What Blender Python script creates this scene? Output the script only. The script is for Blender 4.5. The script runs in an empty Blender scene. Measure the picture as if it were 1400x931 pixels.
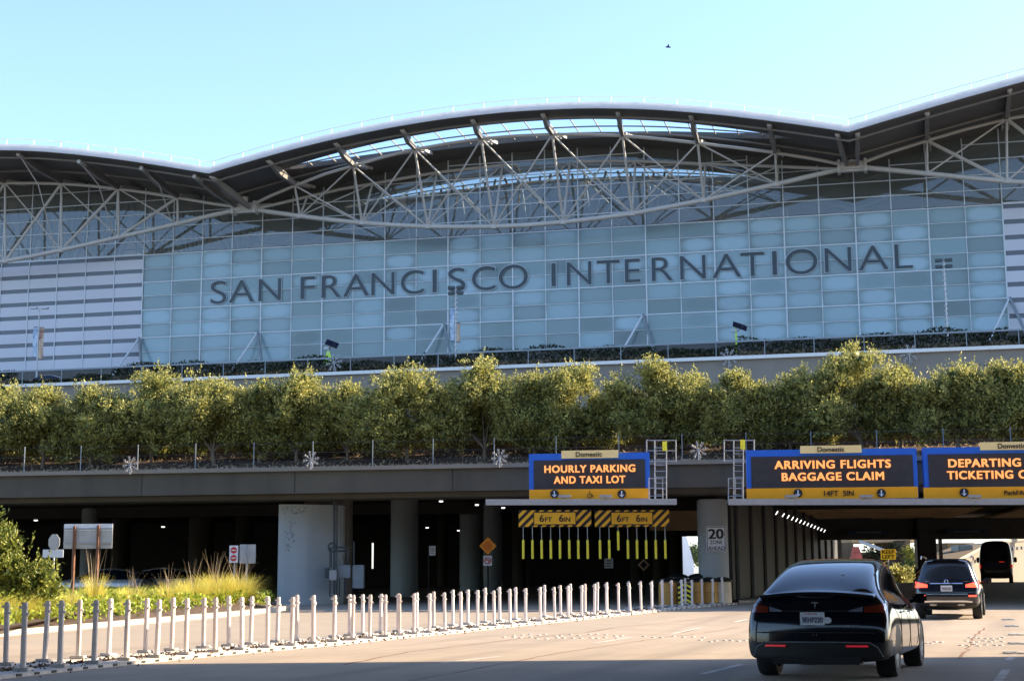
import bpy, bmesh, math, random
from mathutils import Vector, Matrix
R = math.radians
sc = bpy.context.scene
COL = sc.collection
random.seed(7)

# ------------------------------------------------------------------ camera
EYE = 1.22
PITCH, ROLL, FPX = R(9.041), R(-0.3435), 2096.0
_cr, _sr, _cp, _sp = math.cos(ROLL), math.sin(ROLL), math.cos(PITCH), math.sin(PITCH)
def ray(px, py):
    x = (px-700)/FPX; y = (465.5-py)/FPX
    x, y = _cr*x-_sr*y, _sr*x+_cr*y
    return Vector((x, _cp-_sp*y, _sp+_cp*y))
def at(px, py, Y):
    d = ray(px, py); return Vector((d.x*Y/d.y, Y, EYE+d.z*Y/d.y))
def hitplane(px, py, D, al):
    """vertical plane through (0,D) turned by al (right end nearer)"""
    d = ray(px, py); k = D*math.cos(al)/(d.x*math.sin(al)+d.y*math.cos(al))
    return Vector((d.x*k, d.y*k, EYE+d.z*k))
def gz(y):
    if y < 40: return 0.0
    if y < 100: return .02*(y-40)
    return 1.2
def gnd(px, py):
    d = ray(px, py); d = d/d.y
    y = 5.0
    while y < 400:
        if EYE+d.z*y <= gz(y): break
        y += .02
    return Vector((d.x*y, y, gz(y)))

cd = bpy.data.cameras.new('camera'); cam = bpy.data.objects.new('camera', cd); COL.objects.link(cam)
cd.sensor_width = 36; cd.lens = 36*FPX/1400; cd.clip_start = .1; cd.clip_end = 6000
U = Vector((0, -_sp, _cp)); RT = Vector((1, 0, 0)); FW = Vector((0, _cp, _sp))
r2 = RT*_cr+U*_sr; u2 = U*_cr-RT*_sr
m = Matrix((r2, u2, -FW)).transposed().to_4x4(); m.translation = (0, 0, EYE); cam.matrix_world = m
sc.camera = cam

# ------------------------------------------------------------------ materials
def mat(name, col, rough=.7, metal=0, var=.12, scale=3, bump=0, emit=None, estr=0, spec=.5, trans=0, coat=0, detail=6, col2=None, stain=None):
    m = bpy.data.materials.new(name); m.use_nodes = True; nt = m.node_tree; N = nt.nodes; L = nt.links
    b = N['Principled BSDF']
    b.inputs['Roughness'].default_value = rough; b.inputs['Metallic'].default_value = metal
    b.inputs['Specular IOR Level'].default_value = spec
    if coat: b.inputs['Coat Weight'].default_value = coat; b.inputs['Coat Roughness'].default_value = .03
    tc = N.new('ShaderNodeTexCoord'); nz = N.new('ShaderNodeTexNoise')
    nz.inputs['Scale'].default_value = scale; nz.inputs['Detail'].default_value = detail; nz.inputs['Roughness'].default_value = .65
    L.new(tc.outputs['Object'], nz.inputs['Vector'])
    cr = N.new('ShaderNodeValToRGB'); e = cr.color_ramp.elements
    c1 = [max(0, c*(1-var)) for c in col]; c2 = col2 or [min(1, c*(1+var)) for c in col]
    e[0].position = .3; e[1].position = .7; e[0].color = (*c1, 1); e[1].color = (*c2, 1)
    L.new(nz.outputs['Fac'], cr.inputs['Fac'])
    out = cr.outputs['Color']
    if stain:   # vertical streaks of dirt: (colour, scale, amount)
        mp = N.new('ShaderNodeMapping'); mp.inputs['Scale'].default_value = (stain[1], stain[1], stain[1]*.08)
        L.new(tc.outputs['Object'], mp.inputs['Vector'])
        n2 = N.new('ShaderNodeTexNoise'); n2.inputs['Scale'].default_value = 1; n2.inputs['Detail'].default_value = 5
        L.new(mp.outputs['Vector'], n2.inputs['Vector'])
        r3 = N.new('ShaderNodeValToRGB'); r3.color_ramp.elements[0].position = .48; r3.color_ramp.elements[1].position = .72
        r3.color_ramp.elements[1].color = (stain[2],)*3+(1,)
        L.new(n2.outputs['Fac'], r3.inputs['Fac'])
        mx = N.new('ShaderNodeMixRGB'); mx.inputs[2].default_value = (*stain[0], 1)
        L.new(r3.outputs['Color'], mx.inputs[0]); L.new(out, mx.inputs[1]); out = mx.outputs[0]
    L.new(out, b.inputs['Base Color'])
    if bump:
        bp = N.new('ShaderNodeBump'); bp.inputs['Strength'].default_value = bump; bp.inputs['Distance'].default_value = .02
        n3 = N.new('ShaderNodeTexNoise'); n3.inputs['Scale'].default_value = scale*6; n3.inputs['Detail'].default_value = 6
        L.new(tc.outputs['Object'], n3.inputs['Vector'])
        L.new(n3.outputs['Fac'], bp.inputs['Height']); L.new(bp.outputs['Normal'], b.inputs['Normal'])
    if emit:
        b.inputs['Emission Color'].default_value = (*emit, 1); b.inputs['Emission Strength'].default_value = estr
    if trans:
        tr = N.new('ShaderNodeBsdfTranslucent'); L.new(out, tr.inputs['Color'])
        ms = N.new('ShaderNodeMixShader'); ms.inputs[0].default_value = trans
        L.new(b.outputs[0], ms.inputs[1]); L.new(tr.outputs[0], ms.inputs[2])
        L.new(ms.outputs[0], N['Material Output'].inputs['Surface'])
    return m
def glass_mat(name, tint, refl, rough=.03, refcol=(1, 1, 1), flat=False):
    m = bpy.data.materials.new(name); m.use_nodes = True; nt = m.node_tree; N = nt.nodes; L = nt.links
    N.remove(N['Principled BSDF'])
    t = N.new('ShaderNodeBsdfTransparent'); t.inputs[0].default_value = (*tint, 1)
    g = N.new('ShaderNodeBsdfGlossy'); g.inputs['Roughness'].default_value = rough; g.inputs[0].default_value = (*refcol, 1)
    fr = N.new('ShaderNodeLayerWeight'); fr.inputs[0].default_value = .35
    mr = N.new('ShaderNodeMapRange'); mr.inputs[3].default_value = refl; mr.inputs[4].default_value = min(1, refl+.5)
    L.new(fr.outputs['Fresnel'], mr.inputs[0])
    ms = N.new('ShaderNodeMixShader')
    if flat: ms.inputs[0].default_value = refl
    else: L.new(mr.outputs[0], ms.inputs[0])
    L.new(t.outputs[0], ms.inputs[1]); L.new(g.outputs[0], ms.inputs[2])
    L.new(ms.outputs[0], N['Material Output'].inputs['Surface'])
    return m
def fritted():
    m = bpy.data.materials.new('fritted_glass'); m.use_nodes = True; nt = m.node_tree; N = nt.nodes; L = nt.links
    b = N['Principled BSDF']; b.inputs['Roughness'].default_value = .2; b.inputs['Specular IOR Level'].default_value = .55
    gi = N.new('ShaderNodeNewGeometry')
    base = N.new('ShaderNodeValToRGB'); e = base.color_ramp.elements
    e[0].color = (.14, .20, .212, 1); e[1].color = (.22, .335, .375, 1)
    e.new(.35).color = (.17, .25, .265, 1); e.new(.6).color = (.19, .29, .32, 1)
    oi = N.new('ShaderNodeObjectInfo'); ad = N.new('ShaderNodeMath'); ad.operation = 'ADD'
    L.new(gi.outputs['Random Per Island'], ad.inputs[0]); L.new(oi.outputs['Random'], ad.inputs[1])
    m7 = N.new('ShaderNodeMath'); m7.operation = 'MULTIPLY'; m7.inputs[1].default_value = 7.31; L.new(ad.outputs[0], m7.inputs[0])
    rnd_ = N.new('ShaderNodeMath'); rnd_.operation = 'FRACT'; L.new(m7.outputs[0], rnd_.inputs[0])
    L.new(rnd_.outputs[0], base.inputs[0])
    # a paler soft core in each pane
    uv = N.new('ShaderNodeTexCoord'); sp = N.new('ShaderNodeSeparateXYZ'); L.new(uv.outputs['UV'], sp.inputs[0])
    def mth(op, a, b_=None, v=None):
        n = N.new('ShaderNodeMath'); n.operation = op
        L.new(a, n.inputs[0])
        if b_ is not None: L.new(b_, n.inputs[1])
        elif v is not None: n.inputs[1].default_value = v
        return n.outputs[0]
    dx = mth('POWER', mth('ABSOLUTE', mth('SUBTRACT', sp.outputs[0], v=.5)), v=2.6)
    dy = mth('POWER', mth('ABSOLUTE', mth('SUBTRACT', sp.outputs[1], v=.5)), v=2.6)
    dd = mth('ADD', dx, dy)
    nz = N.new('ShaderNodeTexNoise'); nz.inputs['Scale'].default_value = .8; nz.inputs['Detail'].default_value = 3
    L.new(uv.outputs['Object'], nz.inputs['Vector'])
    dd2 = mth('ADD', dd, mth('MULTIPLY', mth('SUBTRACT', nz.outputs['Fac'], v=.5), v=.10))
    mr = N.new('ShaderNodeMapRange'); mr.interpolation_type = 'SMOOTHSTEP'; mr.inputs[1].default_value = .02; mr.inputs[2].default_value = .20
    mr.inputs[3].default_value = 1; mr.inputs[4].default_value = 0
    L.new(dd2, mr.inputs[0])
    # random amount per pane
    fr = mth('FRACT', mth('MULTIPLY', rnd_.outputs[0], v=17.3))
    sg = mth('SUBTRACT', fr, v=.22)
    am = mth('MULTIPLY', mr.outputs[0], sg)
    mx = N.new('ShaderNodeMixRGB'); mx.inputs[2].default_value = (.36, .52, .62, 1)
    L.new(mth('MAXIMUM', mth('MULTIPLY', am, v=1.0), v=0.0), mx.inputs[0]); L.new(base.outputs[0], mx.inputs[1])
    mx2 = N.new('ShaderNodeMixRGB'); mx2.inputs[2].default_value = (.055, .085, .11, 1)
    L.new(mth('MAXIMUM', mth('MULTIPLY', am, v=-1.8), v=0.0), mx2.inputs[0]); L.new(mx.outputs[0], mx2.inputs[1])
    L.new(mx2.outputs[0], b.inputs['Base Color'])
    return m
M = {}
M['asphalt'] = mat('asphalt', (.31, .255, .195), .9, var=.08, scale=.5, bump=.35, col2=(.37, .30, .225), stain=((.19, .158, .125), .3, .6))
for _q in M['asphalt'].node_tree.nodes:
    if _q.type == 'MAPPING': _q.vector_type = 'TEXTURE'; _q.inputs['Scale'].default_value = (1.0, 22, 1); _q.inputs['Rotation'].default_value = (0, 0, -R(17))
M['asphalt2'] = mat('asphalt_side', (.30, .25, .19), .9, var=.08, scale=.8, bump=.25)
M['ground'] = mat('ground', (.16, .14, .115), .95, var=.2, scale=.2, bump=.2)
M['kerb'] = mat('kerb_concrete', (.45, .40, .32), .85, var=.12, scale=1.2, bump=.2)
M['kerbwhite'] = mat('kerb_paint', (.55, .51, .47), .75, var=.2, scale=3, bump=.5, stain=((.24, .19, .14), 2.5, .75))
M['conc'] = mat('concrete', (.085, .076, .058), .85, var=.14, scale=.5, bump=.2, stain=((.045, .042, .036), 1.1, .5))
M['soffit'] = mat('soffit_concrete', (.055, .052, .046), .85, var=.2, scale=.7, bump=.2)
M['soffit_bounce_tan'] = mat('soffit_bounce_tan', (.80, .56, .34), .8, var=.25, scale=.6, bump=.2)  # bounce light on the soffit is put into this bright tan
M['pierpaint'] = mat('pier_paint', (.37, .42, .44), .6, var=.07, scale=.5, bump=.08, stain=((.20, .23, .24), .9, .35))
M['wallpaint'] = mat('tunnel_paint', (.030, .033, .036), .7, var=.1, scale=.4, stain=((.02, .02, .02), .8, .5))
M['retain'] = mat('retaining_concrete', (.17, .13, .08), .9, var=.15, scale=.6, bump=.2, stain=((.14, .11, .07), .9, .7))
M['beige'] = mat('beige_concrete', (.22, .20, .17), .85, var=.08, scale=.3, stain=((.25, .22, .18), .5, .4))
M['edgewhite'] = mat('edge_white', (.72, .72, .70), .7, var=.06)
M['mulch'] = mat('mulch', (.04, .027, .02), .95, var=.5, scale=7, bump=.8, col2=(.13, .08, .05))
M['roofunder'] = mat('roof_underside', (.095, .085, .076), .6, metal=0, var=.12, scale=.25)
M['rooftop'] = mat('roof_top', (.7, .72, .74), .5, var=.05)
M['fascia'] = mat('roof_fascia', (.80, .82, .85), .5, var=.03, trans=.5)
M['steel'] = mat('truss_steel', (.47, .455, .43), .45, var=.06, scale=.6)
M['steel_dk'] = mat('beam_steel', (.20, .185, .17), .5, var=.1)
M['mullion'] = mat('mullion_metal', (.58, .64, .70), .4, var=.04)
M['frit'] = fritted()
M['clear'] = glass_mat('hazed_glass', (.66, .74, .74), .13, refcol=(.7, .75, .78), flat=True)
_n = M['clear'].node_tree; _d = _n.nodes.new('ShaderNodeBsdfDiffuse'); _d.inputs[0].default_value = (.25, .28, .275, 1)  # pale haze mixed into the glass for reflections and dirt
_m = _n.nodes.new('ShaderNodeMixShader'); _m.inputs[0].default_value = .30
_o = _n.nodes['Material Output']; _src = _o.inputs['Surface'].links[0].from_socket
_n.links.new(_src, _m.inputs[1]); _n.links.new(_d.outputs[0], _m.inputs[2]); _n.links.new(_m.outputs[0], _o.inputs['Surface'])
M['skyglass'] = glass_mat('skylight_glass', (.92, .98, .985), .03, flat=True)
M['panelw'] = mat('white_cladding', (.55, .57, .64), .45, var=.05, scale=.12)
M['strip'] = mat('dark_strip', (.10, .12, .15), .3, var=.08)
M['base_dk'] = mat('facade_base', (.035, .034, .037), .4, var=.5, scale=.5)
M['letter'] = mat('letter_blue', (.024, .042, .060), .4, var=.1)
M['letter_rim'] = mat('letter_rim', (.36, .44, .50), .5, var=.04)
M['galv'] = mat('galvanised', (.38, .40, .43), .45, metal=.5, var=.1, scale=6)
M['white'] = mat('white_metal', (.75, .75, .74), .5, var=.05)
M['postw'] = mat('post_plastic', (.80, .72, .68), .55, var=.08, scale=5, trans=.15, stain=((.45, .40, .36), 9, .4))
M['black'] = mat('black_plastic', (.006, .006, .007), .55, var=.3)
M['rubber'] = mat('rubber', (.018, .018, .02), .8, var=.2)
M['rust'] = mat('rust', (.17, .075, .04), .85, var=.35, scale=5)
M['blue'] = mat('sign_blue', (.02, .13, .60), .4, var=.05)
M['screen'] = mat('sign_screen', (.028, .027, .032), .6, var=.25, scale=3)
M['amber'] = mat('sign_amber', (.98, .39, .005), .5, var=.05)
M['tanplate'] = mat('sign_tan', (.85, .66, .30), .5, var=.03)
M['led'] = mat('led_text', (.6, .25, .06), .5, emit=(1, .36, .11), estr=.34, var=.02)
M['ink'] = mat('ink', (.015, .013, .014), .5, var=.05)
M['yellow'] = mat('yellow_tube', (.95, .80, .05), .5, var=.1, emit=(.8, .6, .02), estr=.0)
M['hazard'] = mat('hazard_amber', (.95, .50, .02), .5, var=.08)
M['signw'] = mat('sign_white', (.72, .74, .78), .5, var=.04)
M['signback'] = mat('sign_back', (.46, .46, .45), .55, metal=.2, var=.1)
M['red'] = mat('sign_red', (.55, .02, .03), .5, var=.05)
M['orange'] = mat('sign_orange', (.85, .30, .015), .5, var=.05)
M['lime'] = mat('lime_sign', (.50, .85, .02), .5, var=.05)
M['barrel'] = mat('barrel_amber', (.55, .30, .07), .6, var=.12, scale=2)
M['barreltan'] = mat('barrel_tan', (.70, .58, .40), .6, var=.08, scale=2)
M['paint'] = mat('car_paint_black', (.004, .006, .012), .10, var=.05, coat=.45, spec=.3)
M['paint_blue'] = mat('car_paint_blue', (.006, .010, .022), .22, var=.05, coat=1)
M['paint_sil'] = mat('car_paint_silver', (.5, .53, .56), .3, metal=.3, var=.05, coat=.6)
M['paint_wht'] = mat('car_paint_white', (.7, .7, .7), .3, var=.05, coat=.6)
M['vanp'] = mat('van_paint', (.012, .012, .014), .3, var=.1, coat=.5)
M['cglass'] = mat('car_glass', (.004, .008, .015), .05, var=.05, spec=.5, coat=.15)
M['cglass2'] = mat('car_glass_dim', (.02, .03, .045), .12, var=.1, spec=.8)
M['chrome'] = mat('chrome', (.75, .76, .78), .15, metal=1, var=.03)
M['tail'] = mat('tail_red', (.20, .012, .008), .15, var=.1, coat=1)
M['tail_dk'] = mat('tail_smoked', (.16, .020, .010), .15, var=.2, coat=1)
M['tail_clear'] = mat('tail_clear', (.16, .18, .23), .15, var=.2, coat=1)
M['tail_lit'] = mat('tail_lit', (.7, .03, .02), .3, emit=(1, .06, .03), estr=1.3, var=.05)
M['refl'] = mat('reflector_glow_red', (.75, .03, .05), .3, emit=(1, .03, .05), estr=.07, var=.05)  # no lamp: weak emission stands in for light thrown back
M['plate'] = mat('plate', (.72, .74, .80), .5, var=.08, scale=40)
M['plateink'] = mat('plate_ink', (.05, .06, .14), .5, var=.05)
M['leaf'] = None
M['bark'] = mat('bark', (.20, .15, .10), .9, var=.3, scale=8, bump=.6)
M['lamp'] = mat('lamp_lit', (1, 1, 1), .5, emit=(1, .96, .9), estr=1.1, var=0)
M['boxgrey'] = mat('box_grey', (.22, .26, .29), .5, metal=.2, var=.1, scale=3)
M['pipe'] = mat('pipe_grey', (.055, .07, .08), .5, metal=.3, var=.2)
M['banner_blue'] = mat('banner_blue', (.10, .30, .62), .6, var=.5, scale=1.5, col2=(.7, .8, .9))
M['banner_red'] = mat('banner_red', (.35, .06, .04), .6, var=.5, scale=1.2, col2=(.8, .7, .5))
M['navy'] = mat('navy_sign', (.01, .035, .10), .5, var=.1)
M['flake'] = mat('snowflake_white', (.38, .39, .40), .5, var=.05)
M['solar'] = mat('solar_panel', (.01, .014, .03), .2, var=.2, scale=8)
M['brick'] = mat('far_wall', (.15, .12, .085), .8, var=.1, scale=.5)
M['farred'] = mat('far_red', (.5, .10, .06), .7, var=.4, scale=1.3)
def leafmat(name, c1, c2, trans):
    m = bpy.data.materials.new(name); m.use_nodes = True; nt = m.node_tree; N = nt.nodes; L = nt.links
    b = N['Principled BSDF']; b.inputs['Roughness'].default_value = .5; b.inputs['Specular IOR Level'].default_value = .35
    gi = N.new('ShaderNodeNewGeometry'); cr = N.new('ShaderNodeValToRGB'); e = cr.color_ramp.elements
    e[0].color = (*c1, 1); e[1].color = (*c2, 1)
    L.new(gi.outputs['Random Per Island'], cr.inputs[0]); L.new(cr.outputs[0], b.inputs['Base Color'])
    t = N.new('ShaderNodeBsdfTranslucent'); L.new(cr.outputs[0], t.inputs[0])
    ms = N.new('ShaderNodeMixShader'); ms.inputs[0].default_value = trans
    L.new(b.outputs[0], ms.inputs[1]); L.new(t.outputs[0], ms.inputs[2]); L.new(ms.outputs[0], N['Material Output'].inputs['Surface'])
    return m
M['leaf'] = leafmat('olive_leaf', (.022, .046, .022), (.60, .57, .16), .38)
M['leaf_dk'] = leafmat('hedge_leaf', (.010, .016, .008), (.04, .05, .018), .15)
M['grass'] = leafmat('yellow_grass', (.50, .44, .06), (.82, .74, .20), .45)
M['grass2'] = leafmat('green_cover', (.12, .19, .015), (.42, .48, .06), .4)
M['stalk'] = leafmat('dry_stalk', (.30, .22, .12), (.60, .48, .32), .3)
M['shrubleaf'] = leafmat('shrub_leaf', (.05, .085, .02), (.30, .32, .06), .35)

# ------------------------------------------------------------------ mesh builder
ORG = {}
def org(o): return ORG.get(o.name, Vector((0, 0, 0)))
class MB:
    def __init__(s): s.v = []; s.f = []; s.uv = None; s.sm = []
    def add(s, vs, fs, smooth=False):
        n = len(s.v); s.v += [Vector(v) for v in vs]; s.f += [[i+n for i in f] for f in fs]; s.sm += [smooth]*len(fs); return s
    def box(s, c, d, rz=0, ax=None, bev=0):
        """c centre, d full size; ax optional 3 axis vectors"""
        hx, hy, hz = d[0]/2, d[1]/2, d[2]/2; c = Vector(c)
        if ax is None:
            ax = (Vector((math.cos(rz), math.sin(rz), 0)), Vector((-math.sin(rz), math.cos(rz), 0)), Vector((0, 0, 1)))
        if bev:
            b = min(bev, hx*.9, hy*.9, hz*.9)
            vs = []
            for sz in (-1, 1):
                for (ex, ey, ez) in ((hx-b, hy-b, hz), ):
                    pass
            bm = bmesh.new(); bmesh.ops.create_cube(bm, size=1)
            for v in bm.verts: v.co = Vector((v.co.x*d[0], v.co.y*d[1], v.co.z*d[2]))
            bmesh.ops.bevel(bm, geom=bm.edges[:], offset=b, segments=2, affect='EDGES')
            bm.verts.index_update()
            s.add([c+ax[0]*v.co.x+ax[1]*v.co.y+ax[2]*v.co.z for v in bm.verts], [[v.index for v in f.verts] for f in bm.faces]); bm.free(); return s
        vs = [c+ax[0]*(i*hx)+ax[1]*(j*hy)+ax[2]*(k*hz) for k in (-1, 1) for j in (-1, 1) for i in (-1, 1)]
        return s.add(vs, [[0, 2, 3, 1], [4, 5, 7, 6], [0, 1, 5, 4], [2, 6, 7, 3], [0, 4, 6, 2], [1, 3, 7, 5]])
    def beam(s, p, q, w, h, w2=None, h2=None):
        p = Vector(p); q = Vector(q); d = (q-p).normalized()
        up = Vector((0, 0, 1)) if abs(d.z) < .95 else Vector((0, 1, 0))
        a = d.cross(up).normalized(); b = a.cross(d)
        w2 = w2 or w; h2 = h2 or h
        vs = []
        for P, W, H in ((p, w, h), (q, w2, h2)):
            vs += [P-a*W/2-b*H/2, P+a*W/2-b*H/2, P+a*W/2+b*H/2, P-a*W/2+b*H/2]
        return s.add(vs, [[0, 3, 2, 1], [4, 5, 6, 7], [0, 1, 5, 4], [1, 2, 6, 5], [2, 3, 7, 6], [3, 0, 4, 7]])
    def tube(s, pts, r, n=8, r2=None, cap=True):
        pts = [Vector(p) for p in pts]; rings = []
        m = len(pts); a = None
        for i, p in enumerate(pts):
            d = (pts[min(i+1, m-1)]-pts[max(i-1, 0)]).normalized()
            if a is None:
                up = Vector((0, 0, 1)) if abs(d.z) < .95 else Vector((0, 1, 0))
                a = d.cross(up).normalized()
            else: a = (a-d*a.dot(d)).normalized()
            b = d.cross(a)
            rr = r if r2 is None else r+(r2-r)*i/(m-1)
            if isinstance(r, (list, tuple)): rr = r[i]
            rings.append([p+(a*math.cos(2*math.pi*k/n)+b*math.sin(2*math.pi*k/n))*rr for k in range(n)])
        vs = [v for g in rings for v in g]; fs = []
        for i in range(m-1):
            for k in range(n): fs.append([i*n+k, i*n+(k+1) % n, (i+1)*n+(k+1) % n, (i+1)*n+k])
        s.add(vs, fs, True)
        if cap: s.add(rings[0], [list(range(n))[::-1]]); s.add(rings[-1], [list(range(n))])
        return s
    def lathe(s, prof, c=(0, 0, 0), n=20, axis='z'):
        c = Vector(c); vs = []
        for r, z in prof:
            for k in range(n):
                a = 2*math.pi*k/n
                if axis == 'z': v = Vector((r*math.cos(a), r*math.sin(a), z))
                else: v = Vector((z, r*math.cos(a), r*math.sin(a)))
                vs.append(c+v)
        fs = []
        for i in range(len(prof)-1):
            for k in range(n): fs.append([i*n+k, i*n+(k+1) % n, (i+1)*n+(k+1) % n, (i+1)*n+k])
        return s.add(vs, fs, True)
    def quad(s, *p): return s.add(p, [list(range(len(p)))])
    def prism(s, poly, z0, z1):
        """poly list of (x,y), z0,z1 numbers or functions of (x,y)"""
        f0 = z0 if callable(z0) else (lambda x, y: z0); f1 = z1 if callable(z1) else (lambda x, y: z1)
        n = len(poly)
        vs = [(x, y, f0(x, y)) for x, y in poly]+[(x, y, f1(x, y)) for x, y in poly]
        fs = [list(range(n))[::-1], list(range(n, 2*n))]+[[i, (i+1) % n, n+(i+1) % n, n+i] for i in range(n)]
        return s.add(vs, fs)
    def build(s, name, mt, parent=None, local=False, base=None, data=None):
        me = bpy.data.meshes.new(name)
        if parent is not None: o0 = Vector((0, 0, 0)) if local else org(parent)
        else:
            if base is None:
                xs = [v.x for v in s.v]; ys = [v.y for v in s.v]; zs = [v.z for v in s.v]
                base = ((min(xs)+max(xs))/2, (min(ys)+max(ys))/2, min(zs))
            o0 = Vector(base)
            if local: o0 = Vector((0, 0, 0))
        me.from_pydata([v-o0 for v in s.v], [], s.f)
        me.polygons.foreach_set('use_smooth', s.sm)
        if s.uv:
            l = me.uv_layers.new(name='UVMap')
            for i, uvc in enumerate(s.uv): l.data[i].uv = uvc
        me.materials.append(mt if not isinstance(mt, str) else M[mt]); me.update()
        if any(s.sm):
            try: me.set_sharp_from_angle(angle=R(40))
            except Exception: pass
        o = bpy.data.objects.new(name, me); COL.objects.link(o)
        if parent is not None:
            o.parent = parent; ORG[o.name] = Vector((0, 0, 0)) if local else org(parent)
            # child sits at parent's origin, so its own origin equals the parent's
        else:
            o.location = o0 if not local else (0, 0, 0); ORG[o.name] = o0
        return o
def tag(o, label, cat, group=None):
    o['label'] = label; o['category'] = cat
    if group: o['group'] = group
    return o
def thing(name, label, cat, loc=(0, 0, 0), group=None, rz=0, local=False):
    o = bpy.data.objects.new(name, None); COL.objects.link(o); o.location = loc; o.rotation_euler = (0, 0, rz)
    o.empty_display_size = .3
    ORG[o.name] = Vector(loc) if not local else Vector((0, 0, 0))
    return tag(o, label, cat, group)
def struct(o, kind='structure'): o['kind'] = kind; return o
def copy_tree(o, parent=None):
    c = o.copy(); COL.objects.link(c)
    if parent is not None: c.parent = parent
    for ch in list(o.children): copy_tree(ch, c)
    return c
def text_mesh(name, body, size, mt, org_, ax, parent=None, bold=0, ext=.005, width=None, height=None, align='CENTER', spacing=1, local=False, offs=False):
    """flat lettering; org_ = centre of the baseline block, ax = (right, up, normal)"""
    cu = bpy.data.curves.new('t', 'FONT'); cu.body = body; cu.size = size; cu.extrude = ext; cu.offset = bold if offs else 0; cu.space_character = spacing
    ob = bpy.data.objects.new('t', cu); COL.objects.link(ob)
    bpy.context.view_layer.update()
    dg = bpy.context.evaluated_depsgraph_get(); me = bpy.data.meshes.new_from_object(ob.evaluated_get(dg))
    bpy.data.objects.remove(ob); bpy.data.curves.remove(cu)
    xs = [v.co.x for v in me.vertices]; ys = [v.co.y for v in me.vertices]
    x0, x1, y0, y1 = min(xs), max(xs), min(ys), max(ys)
    sx = width/(x1-x0) if width else 1; sy = height/(y1-y0) if height else (sx if width else 1)
    if height and not width: sx = sy
    mb = MB(); r, u, n = ax; org_ = Vector(org_)
    sh = [(0, 0)] if offs or not bold else [(-bold, -bold), (bold, -bold), (bold, bold), (-bold, bold), (0, 0)]
    for i_, (bx, by) in enumerate(sh):
        mb.add([org_+r*((v.co.x-(x0+x1)/2+bx)*sx)+u*((v.co.y-(y0+y1)/2+by*.6)*sy)+n*(v.co.z+i_*.0012) for v in me.vertices], [list(p.vertices) for p in me.polygons])
    bpy.data.meshes.remove(me)
    return mb.build(name, mt, parent, local=local)
AX = (Vector((1, 0, 0)), Vector((0, 0, 1)), Vector((0, -1, 0)))
def line_marks(parent, c, rows, mt='ink'):
    """rows of short dashes standing for lettering too small to read: (dz, width, height)"""
    mb = MB(); c = Vector(c); rn_ = random.Random(int(abs(c.x*100)))
    for dz, wd, h in rows:
        x = -wd/2
        while x < wd/2-.01:
            w_ = min(rn_.uniform(.025, .06), wd/2-x); mb.box(c+Vector((x+w_/2, 0, dz)), (w_*.8, .006, h)); x += w_+.012
    return mb.build('lettering', mt, parent)
def axr(al):  # facing the camera, right end nearer by al
    return (Vector((math.cos(al), -math.sin(al), 0)), Vector((0, 0, 1)), Vector((-math.sin(al), -math.cos(al), 0)))

# ------------------------------------------------------------------ world and light
SUN_AZ, SUN_EL = 80, 25          # azimuth measured clockwise from +Y
w = bpy.data.worlds.new('World'); sc.world = w; w.use_nodes = True
nt = w.node_tree; bg = nt.nodes['Background']
sky = nt.nodes.new('ShaderNodeTexSky'); sky.sky_type = 'NISHITA'; sky.sun_disc = False
sky.sun_elevation = R(SUN_EL); sky.sun_rotation = R(SUN_AZ)
sky.air_density = 1.0; sky.dust_density = .8; sky.ozone_density = 4.5; sky.altitude = 0
hs = nt.nodes.new('ShaderNodeHueSaturation'); hs.inputs['Saturation'].default_value = .93; hs.inputs['Value'].default_value = 1.03
nt.links.new(sky.outputs[0], hs.inputs['Color']); tn = nt.nodes.new('ShaderNodeMixRGB'); tn.blend_type = 'MULTIPLY'; tn.inputs[0].default_value = 1; tn.inputs[2].default_value = (.99, .975, 1.0, 1)
nt.links.new(hs.outputs[0], tn.inputs[1]); nt.links.new(tn.outputs[0], bg.inputs[0]); bg.inputs[1].default_value = .13
ld = bpy.data.lights.new('sun', 'SUN'); ld.energy = 5; ld.angle = R(.5); ld.color = (1, .80, .56)
lo = bpy.data.objects.new('sun', ld); COL.objects.link(lo)
sd = Vector((math.sin(R(SUN_AZ))*math.cos(R(SUN_EL)), math.cos(R(SUN_AZ))*math.cos(R(SUN_EL)), math.sin(R(SUN_EL))))
lo.rotation_euler = sd.to_track_quat('Z', 'Y').to_euler(); lo.location = (30, 0, 60)
sc.view_settings.view_transform = 'Standard'; sc.view_settings.look = 'None'; sc.view_settings.gamma = 1
sc.view_settings.use_curve_mapping = False; sc.view_settings.exposure = 1.75

# ------------------------------------------------------------------ ground, roads
def sheet(name, poly, dz, mt):
    """polygon on the ground cut at the slope changes, dz above it"""
    bm = bmesh.new(); vs = [bm.verts.new((x, y, 0)) for x, y in poly]; bm.faces.new(vs)
    for yc in (40, 100):
        bmesh.ops.bisect_plane(bm, geom=bm.verts[:]+bm.edges[:]+bm.faces[:], plane_co=(0, yc, 0), plane_no=(0, 1, 0))
    bm.verts.index_update(); mb = MB()
    mb.add([(v.co.x, v.co.y, gz(v.co.y)+dz) for v in bm.verts], [[v.index for v in f.verts] for f in bm.faces]); bm.free()
    return struct(mb.build(name, mt))
sheet('ground', [(-900, -300), (900, -300), (900, 1800), (-900, 1800)], -.012, 'ground')
HD = R(17)   # direction of the road beyond the bend
sheet('road', [(-30, -40), (40, -40), (40, 50), (75, 250), (45, 250), (11, 66), (2, 40), (-30, 25)][::1], 0, 'asphalt')
sheet('side_road', [(-90, 24), (-30, 25.01), (2, 40.01), (11, 66.01), (16, 95), (-90, 95)], -.004, 'asphalt2')

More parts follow.
